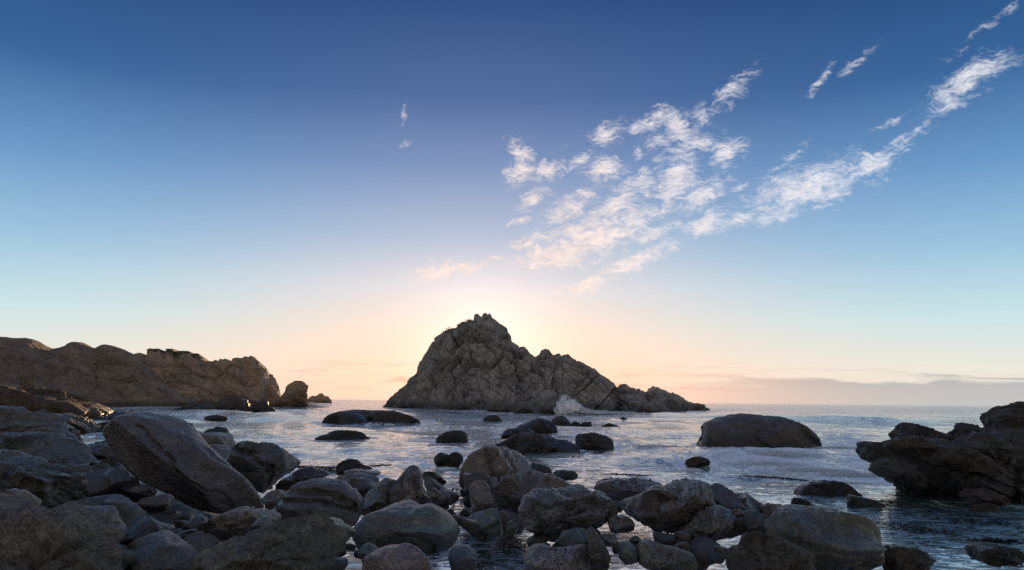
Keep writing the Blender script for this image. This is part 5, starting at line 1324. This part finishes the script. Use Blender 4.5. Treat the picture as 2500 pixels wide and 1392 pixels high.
B('boulder', [(1556, 1336), (1560, 1326), (1567, 1320), (1584, 1322), (1600, 1324), (1616, 1329), (1632, 1334), (1648, 1339), (1664, 1343), (1680, 1348), (1700, 1356), (1705, 1390), (1620, 1400), (1560, 1380)], 11.5, .5, 5, 'shore', 'long low rock with a pale upper edge at the bottom between big boulders', tint=(1, 1, .95), facet=1)

# ---------------------------------------------------------------- boulders along the shore, right
lim_b = B('boulder', [(1447, 1192), (1449, 1184), (1456, 1177), (1468, 1172), (1484, 1169), (1510, 1167), (1535, 1168), (1560, 1169), (1582, 1172), (1602, 1175), (1622, 1181), (1636, 1190), (1636, 1210), (1600, 1226), (1560, 1234), (1510, 1238), (1476, 1226), (1456, 1208)], 20, 1.2, 6, 'smooth',
  'flat topped rock sprinkled with shells behind the two biggest boulders', tint=(1.3, 1.15, 1.1), rough=.7, facet=.6, box=.6)
B('boulder', [(1518, 1242), (1521, 1230), (1530, 1220), (1540, 1208), (1548, 1198), (1556, 1191), (1564, 1186), (1574, 1183), (1590, 1182.5), (1606, 1183.5), (1620, 1185), (1632, 1193), (1640, 1189), (1652, 1184), (1666, 1179), (1680, 1175), (1696, 1173), (1712, 1173), (1724, 1176), (1734, 1180), (1744, 1188), (1756, 1210), (1756, 1240), (1746, 1270), (1720, 1296), (1680, 1312), (1650, 1312), (1610, 1298), (1570, 1282), (1536, 1266)], 14.9, 1.3, 6, 'shore',
  'huge rounded double humped boulder right of centre in the foreground', tint=(1.3, 1.22, 1.2), rough=.9, facet=.8, box=.66, planes=[((-.3, -.50, .80), .66), ((.2, -.70, -.66), .60)], cracks=[([(1524, 1236), (1545, 1228), (1560, 1222), (1580, 1228), (1605, 1250)], .035, .06), ([(1632, 1194), (1628, 1205), (1606, 1212), (1598, 1204)], .04, .09), ([(1706, 1225), (1704, 1240), (1698, 1260)], .03, .10)], seed=127)
B('boulder', [(1708, 1224), (1716, 1212), (1726, 1202), (1736, 1193), (1746, 1186), (1758, 1182.5), (1768, 1184.5), (1777, 1189), (1787, 1198), (1797, 1206), (1804, 1203), (1813, 1201.5), (1824, 1204), (1836, 1210), (1846, 1216), (1854, 1222), (1860, 1233), (1858, 1246), (1848, 1258), (1820, 1270), (1770, 1275), (1724, 1262)], 15.7, 1.0, 6, 'shore',
  'dark boulder with a notch in its top leaning on the huge double humped one', tint=(1.05, .98, .98), rough=.6, facet=.9, cracks=[([(1796, 1207), (1798, 1225), (1790, 1245)], .03, .07)], seed=131)
B('boulder', [(1646, 1306), (1660, 1294), (1674, 1284), (1688, 1274), (1700, 1261), (1712, 1251), (1726, 1244), (1742, 1239), (1758, 1237.5), (1774, 1240), (1790, 1246), (1802, 1254), (1812, 1264), (1812, 1284), (1800, 1302), (1780, 1318), (1740, 1324), (1690, 1322), (1656, 1318)], 13.9, .8, 6, 'shore',
  'grey sloping boulder in front of the notched one', tint=(1.3, 1.35, 1.3), rough=.9, facet=.9, seed=137)
B('boulder', [(1806, 1268), (1812, 1258), (1822, 1252), (1836, 1248.5), (1850, 1248.5), (1862, 1254), (1870, 1265), (1874, 1282), (1870, 1298), (1850, 1312), (1825, 1310), (1810, 1294)], 13.7, .5, 5, 'shore', 'dark green knobbly boulder right of the grey sloping one', tint=(.8, .95, .8), rough=1.5, facet=.5)
B('boulder', [(1788, 1250), (1792, 1244), (1800, 1242), (1810, 1245), (1816, 1253), (1812, 1262), (1800, 1264), (1790, 1258)], 13.6, .15, 4, 'shore', 'small knob like stone lodged between the grey sloping and the green boulder', tint=(1.1, 1.1, 1.1), rough=.6)
B('boulder', [(1850, 1238), (1858, 1227), (1870, 1224.5), (1886, 1227), (1900, 1230), (1914, 1234), (1926, 1239), (1940, 1250), (1944, 1300), (1900, 1320), (1866, 1300), (1856, 1262)], 15.4, .9, 5, 'smooth', 'pale pitted rock showing between the notched boulder and the long green one', tint=(2.0, 1.75, 1.7), rough=1.5, facet=.8)
B('boulder', [(1866, 1284), (1874, 1271), (1886, 1262), (1898, 1252), (1910, 1244), (1924, 1240), (1942, 1238), (1966, 1240), (1990, 1241.5), (2008, 1242.5), (2026, 1244), (2050, 1247), (2074, 1250), (2094, 1253), (2112, 1259), (2128, 1267), (2140, 1277), (2150, 1287), (2158, 1297), (2162, 1310), (2160, 1328), (2154, 1346), (2140, 1370), (2080, 1395), (1980, 1400), (1900, 1375), (1872, 1330)], 12.6, 1.25, 6, 'smooth',
  'long smooth green tinged boulder with a sharp step on top in the right foreground', tint=(1.05, 1.15, .9), rough=.6, facet=.5, box=.62, planes=[((.12, -.42, .90), .60), ((.10, -.72, -.68), .74), ((.85, -.5, .1), .84)], strata=(-6, 1.8, .02), cracks=[([(1920, 1252), (1950, 1250), (1980, 1246), (2000, 1242)], .03, .07), ([(1880, 1300), (1930, 1308), (2000, 1322), (2060, 1330), (2130, 1330)], .04, .10)], seed=139)
B('boulder', [(1774, 1372), (1780, 1350), (1784, 1340), (1794, 1335), (1804, 1333), (1808, 1324), (1811.5, 1314), (1813, 1302), (1817, 1293.5), (1826, 1290.5), (1837, 1289.5), (1848, 1291), (1860, 1296), (1874, 1301), (1888, 1307), (1912, 1316), (1939, 1327), (1958, 1336), (1975, 1346), (1992, 1362), (2000, 1420), (1900, 1445), (1780, 1440)], 10.2, .8, 6, 'tan',
  'brown gritty rock with a squared knob at its left, cut by the bottom edge', tint=(.42, .38, .36), rough=.8, facet=.8, cracks=[([(1862, 1298), (1858, 1318), (1850, 1350)], .03, .08)], seed=149)
B('boulder', [(2150, 1345), (2158, 1332), (2175, 1330), (2196, 1331), (2214, 1332), (2230, 1334), (2244, 1340), (2258, 1346), (2276, 1358), (2276, 1400), (2200, 1410), (2150, 1390)], 12.8, .6, 5, 'wetrock', 'low dark rock at the bottom edge right of the long green tinged boulder', tint=(1.6, 1.6, 1.4))
B('boulder', [(2376, 1352), (2386, 1341), (2400, 1334), (2418, 1330), (2435, 1329), (2452, 1330), (2472, 1336), (2486, 1350), (2480, 1372), (2440, 1380), (2390, 1374)], 14, .6, 5, 'wetrock', 'rounded dark rock in the shallows in the lower right corner', tint=(1.8, 1.8, 1.6))


# limpets and shells fixed to two of the rocks
def limpets(host, n, size, seed):
    rs = np.random.RandomState(seed)
    me = host.data
    co = np.zeros(len(me.vertices) * 3, dtype=np.float32)
    me.vertices.foreach_get('co', co)
    co = co.reshape(-1, 3)
    no = np.zeros(len(me.vertices) * 3, dtype=np.float32)
    me.vertices.foreach_get('normal', no)
    no = no.reshape(-1, 3)
    ok = np.where((no[:, 2] > 0.55) & (co[:, 1] < 0.35 * abs(co[:, 1]).max()))[0]
    k = 9
    a = np.linspace(0, 2 * math.pi, k, endpoint=False)
    V = np.vstack([np.stack([np.cos(a), np.sin(a), 0 * a - .15], 1), np.stack([.6 * np.cos(a), .6 * np.sin(a), 0 * a + .42], 1), [[0.08, 0, .68]]])
    F = [[i, (i + 1) % k, k + (i + 1) % k] for i in range(k)] + [[i, k + (i + 1) % k, k + i] for i in range(k)] + [[k + i, k + (i + 1) % k, 2 * k] for i in range(k)]
    first = mesh_obj('limpet', V, np.array(F), MAT['wetrock'])
    data = first.data
    bpy.data.objects.remove(first)
    for i in range(n):
        j = ok[rs.randint(len(ok))]
        o = bpy.data.objects.new('limpet', data)
        COL.objects.link(o)
        o.parent = host
        o.location = tuple(co[j])
        o.rotation_euler = Vector(no[j]).to_track_quat('Z', 'Y').to_euler()
        s = size * (0.6 + 0.8 * rs.rand())
        o.scale = (s, s * .9, s)


limpets(lim_a, 46, .018, 3)
limpets(lim_b, 60, .035, 4)

# ---------------------------------------------------------------- spray of the breaking wave at the foot of the stack
def build_splash():
    rs = np.random.RandomState(8)
    m, t = new_mat('white_spray')
    b = t.n('ShaderNodeBsdfPrincipled')
    b.inputs['Base Color'].default_value = (0.90, 0.95, 1.0, 1)
    b.inputs['Roughness'].default_value = 0.6
    b.inputs['Subsurface Weight'].default_value = 0.0
    tr = t.n('ShaderNodeBsdfTranslucent')
    tr.inputs['Color'].default_value = (0.90, 0.95, 1.0, 1)
    mx = t.n('ShaderNodeMixShader')
    mx.inputs[0].default_value = 0.35
    t.put(mx.inputs[1], b.outputs[0])
    t.put(mx.inputs[2], tr.outputs[0])
    gs = t.n('ShaderNodeBsdfGlossy')
    gs.inputs['Color'].default_value = (0.95, 0.98, 1.0, 1)
    gs.inputs['Roughness'].default_value = 0.45
    mg = t.n('ShaderNodeMixShader')
    mg.inputs[0].default_value = 0.4
    t.put(mg.inputs[1], mx.outputs[0])
    t.put(mg.inputs[2], gs.outputs[0])
    finish(t, mg)
    tet = np.array([[0, 0, 1], [.94, 0, -.33], [-.47, .82, -.33], [-.47, -.82, -.33]])
    tf = np.array([[0, 1, 2], [0, 2, 3], [0, 3, 1], [1, 3, 2]])

    def plume(name, px, py, D, wd, hgt, n, size, label, skew=0.0):
        c = at(px, py, D)
        c[2] = 0.0
        V = np.zeros((n, 4, 3))
        u = rs.randn(n) * 0.42
        hh = rs.rand(n) ** 1.9
        wob = 0.6 + 0.4 * np.sin(u * 9 + 1) * np.cos(u * 23)
        z = hh * hgt * np.clip(1.15 - np.abs(u + 0.15) * 1.1, 0.08, 1) * wob + 0.05
        x = u * wd + skew * z + rs.randn(n) * 0.12 * wd * hh
        y = rs.randn(n) * wd * 0.22
        s = size * (0.35 + rs.rand(n) * 1.2) * (1.25 - hh)
        for k in range(4):
            q = tet[k] * 1.0
            V[:, k, 0] = x + s * (q[0] + 0.3 * rs.randn(n))
            V[:, k, 1] = y + s * (q[1] + 0.3 * rs.randn(n))
            V[:, k, 2] = z + s * (q[2] + 0.3 * rs.randn(n))
        F = (np.arange(n)[:, None, None] * 4 + tf[None]).reshape(-1, 3)
        o = mesh_obj(name, V.reshape(-1, 3), F, m, loc=tuple(c), smooth_shade=True)
        tag(o, label, 'spray', None, 'stuff')
    def burst(px, py, D, label):
        """the burst at the foot of the stack: a torn body of water with jets and drops thrown off its rim"""
        c = at(px, py, D)
        c[2] = 0.0
        V0, F0 = ico(4)
        VV, FF, nv_ = [], [], 0
        lumps = [(-2.6, 1.6, 1.5, 2.2), (-1.9, 3.0, 1.3, 2.1), (-1.2, 1.8, 1.8, 2.0), (-0.4, 2.7, 1.2, 1.7), (0.6, 1.7, 1.5, 1.5), (1.6, 1.1, 1.5, 1.1), (2.8, .7, 1.7, .8),
                 (4.2, .4, 1.9, .6), (5.8, .3, 1.8, .45), (-3.4, .8, 1.1, 1.0), (-2.2, 4.0, .7, 1.3), (-1.5, 4.3, .5, 1.0)]
        for k, (x0, z0_, rx_, rz_) in enumerate(lumps):
            d_ = 1 + 0.38 * fbm(V0 * 2.1 + k * 5, 4, 300 + k, 0.6) + 0.20 * fbm(V0 * 7 + k, 3, 340 + k, 0.6, True) * smooth(V0[:, 2], -0.4, 0.8)
            q = V0 * d_[:, None] * [rx_, 0.9 * rx_, rz_] + [x0, 0.3 * rs.randn(), z0_]
            VV.append(q)
            FF.append(F0 + nv_)
            nv_ += len(q)
        n = 14000
        li = rs.randint(len(lumps), size=n)
        L_ = np.array(lumps)[li]
        dr = rs.randn(n, 3)
        dr /= np.linalg.norm(dr, axis=1, keepdims=True)
        dr[:, 2] = np.abs(dr[:, 2]) * 0.9 + 0.1
        rr = 0.85 + 0.75 * rs.rand(n) ** 2.2
        p = np.stack([L_[:, 0] + dr[:, 0] * L_[:, 2] * rr, dr[:, 1] * L_[:, 2] * rr, L_[:, 1] + dr[:, 2] * L_[:, 3] * rr], 1)
        s_ = 0.035 + 0.07 * rs.rand(n) * (1.8 - rr)
        T = (p[:, None, :] + tet[None] * s_[:, None, None])
        VV.append(T.reshape(-1, 3))
        FF.append((np.arange(n)[:, None, None] * 4 + tf[None]).reshape(-1, 3) + nv_)
        o = mesh_obj('wave_spray', np.vstack(VV) * np.array([1.0, 1.0, 0.80]), np.vstack(FF), m, loc=tuple(c))
        tag(o, label, 'spray', None, 'stuff')
    burst(1398, 1004, 181, 'white burst of spray from a wave breaking on the foot of the sea stack')
    plume('wave_spray', 1470, 1001, 200, 12, 1.0, 4500, .15, 'thin line of white surf along the right foot of the stack')
    plume('wave_spray', 762, 984, 268, 3.6, 2.6, 2200, .2, 'patch of white surf against the left foot of the small jagged islet')
    plume('wave_spray', 574, 1003, 138, 3.6, 1.0, 2500, .10, 'white surf breaking before the wet dome rock')
    plume('wave_spray', 1900, 1103, 45, 2.6, .34, 6000, .03, 'white surf leaping along the foot of the great domed rock')
    plume('wave_spray', 1378, 1066, 62, 1.0, .40, 1600, .04, 'white water running between the rocks before the stack')

    for (px, py, wd, n, l) in [(1790, 1112, 1.6, 2600, 'left end of the broken white surf line below the great domed rock'),
                               (1880, 1136, 1.8, 3400, 'white surf line left of the middle of the shallows below the great domed rock'),
                               (1985, 1152, 1.7, 3400, 'white surf line in the shallows above the smooth wet rock'),
                               (2090, 1164, 1.5, 3000, 'white surf line reaching the foot of the jagged outcrop'),
                               (2060, 1096, 2.0, 2600, 'churned white water between the great domed rock and the outcrop snout'),
                               (1490, 1080, 1.8, 1800, 'small breaking crest right of the mottled flat topped rock'),
                               (1600, 1092, 2.0, 1600, 'thin breaking crest halfway to the great domed rock')]:
        plume('surf', px, py, water_dist(px, py), wd, .20, n, .030, l)


build_sea()
build_splash()


# ---------------------------------------------------------------- floating weed
def build_weed():
    rs = np.random.RandomState(21)
    m, t = new_mat('brown_weed')
    b = t.n('ShaderNodeBsdfPrincipled')
    gnn = t.n('ShaderNodeNewGeometry')
    t.put(b.inputs['Base Color'], t.mix(t.noise(gnn.outputs['Position'], 9, 3), (0.010, 0.010, 0.005, 1), (0.035, 0.026, 0.012, 1)))
    b.inputs['Roughness'].default_value = 0.38
    finish(t, b)

    def patch(px0, py0, px1, py1, thick, n, label, size=.10):
        a = at(px0, py0, water_dist(px0, py0))
        c = at(px1, py1, water_dist(px1, py1))
        mid = (a + c) / 2
        V, F = [], []
        for k in range(n):
            u = rs.rand()
            p = a + (c - a) * u + np.array([rs.randn() * .25, rs.randn() * thick, 0]) - mid
            dr = rs.randn() * 0.5 + math.atan2(c[1] - a[1], c[0] - a[0])
            ln = size * (1 + 2.5 * rs.rand())
            i = len(V)
            ww = size * (0.08 + 0.2 * rs.rand())
            for s in range(4):
                q = p + np.array([math.cos(dr), math.sin(dr), 0]) * ln * s / 3
                dr += rs.randn() * 0.4
                h = 0.012 + 0.03 * math.sin(s * 1.1 + k) * rs.rand()
                V += [q + np.array([-math.sin(dr) * ww, math.cos(dr) * ww, h]), q + np.array([math.sin(dr) * ww, -math.cos(dr) * ww, h + .012])]
            for s in range(3):
                F.append([i + 2 * s, i + 2 * s + 1, i + 2 * s + 3, i + 2 * s + 2])
        o = mesh_obj('seaweed', np.array(V), F, m, loc=(mid[0], mid[1], 0.0), smooth_shade=False)
        tag(o, label, 'seaweed', 'drifts of seaweed afloat in the shallows', 'stuff')
    patch(1815, 1162, 1972, 1174, .16, 300, 'long dark drift of weed between the surf and the huge boulders')
    patch(1490, 1158, 1570, 1162, .12, 200, 'thin line of weed on the bright water before the flat topped rock', .08)
    patch(2160, 1272, 2290, 1300, .25, 110, 'brown weed afloat right of the long green tinged boulder', .09)
    patch(2150, 1225, 2400, 1262, .4, 130, 'broad patch of weed trailing from the jagged outcrop', .12)
    patch(2290, 1262, 2460, 1282, .2, 90, 'trail of weed in the shallows below the outcrop', .10)
    patch(2380, 1318, 2470, 1322, .10, 120, 'weed caught round the rock in the lower right corner', .07)
    patch(715, 1140, 820, 1144, .3, 360, 'weed at the water edge above the pock marked rock', .10)
    patch(900, 1140, 940, 1136, .2, 120, 'weed trailing right of the rounded water edge rock', .10)
    patch(1390, 1106, 1480, 1100, .15, 200, 'weed drift nearer than the mottled flat topped rock', .12)
    patch(1285, 1108, 1330, 1112, .3, 160, 'dark weed behind the shoulder of the tall domed boulder', .12)
    patch(1110, 1195, 1140, 1240, .10, 260, 'weed and shells lining the channel left of the upright stone', .05)


build_weed()


# ---------------------------------------------------------------- cobbles in the gaps between the boulders
def build_cobbles():
    rs = np.random.RandomState(5)
    kinds = []
    V0, F0 = ico(3)
    for k in range(6):
        pn = rs.randn(12, 3)
        pn /= np.linalg.norm(pn, axis=1, keepdims=True)
        pn = np.vstack([pn, np.eye(3), -np.eye(3)])
        dots = np.maximum(V0 @ pn.T, 1e-4) / (0.75 + 0.25 * rs.rand(len(pn)))
        d = ((dots ** 16).sum(1)) ** (-1 / 16.) + 0.06 * fbm(V0 * 2.4 + k * 9, 3, 50 + k)
        sc_ = np.array([1, .8 + .3 * rs.rand(), .55 + .25 * rs.rand()])
        me = mesh_obj('cobble', V0 * d[:, None] * sc_, F0, MAT['smooth'])
        kinds.append(me.data)
        COL.objects.unlink(me)
        bpy.data.objects.remove(me)
    zones = [((300, 470), (1180, 1340), (12.0, 17.0), 30), ((1120, 1260), (1240, 1330), (13.6, 17.5), 8), ((1270, 1520), (1280, 1345), (12.2, 14.5), 16), ((1520, 1800), (1290, 1350), (11.8, 13.8), 18),
             ((640, 900), (1270, 1350), (10.2, 13.5), 16), ((180, 330), (1210, 1350), (10.5, 15), 16), ((1030, 1140), (1180, 1240), (17.5, 20), 10)]
    for (xa, xb), (ya, yb), (da, db), n in zones:
        for k in range(n):
            px = rs.uniform(xa, xb)
            py = rs.uniform(ya, yb)
            D = rs.uniform(da, db)
            p = at(px, py, D)
            if p[2] < -0.12 or p[2] > 1.0:
                p[2] = rs.uniform(-0.1, 0.25)
            o = bpy.data.objects.new('cobble', kinds[rs.randint(6)])
            COL.objects.link(o)
            s = 0.10 + 0.26 * rs.rand() ** 1.8
            o.location = (p[0], p[1], p[2] - s * 0.7)
            o.scale = (s, s, s)
            o.rotation_euler = (rs.rand() * .5, rs.rand() * .5, rs.rand() * 6)
            c = 0.35 + 0.35 * rs.rand()
            o.color = (c * (1 + .1 * rs.rand()), c, c * (.9 + .2 * rs.rand()), 1)
            tag(o, 'small dark cobble lying in the shadowed gaps between the shore boulders', 'cobble', 'cobbles in the gaps between the boulders')
build_cobbles()
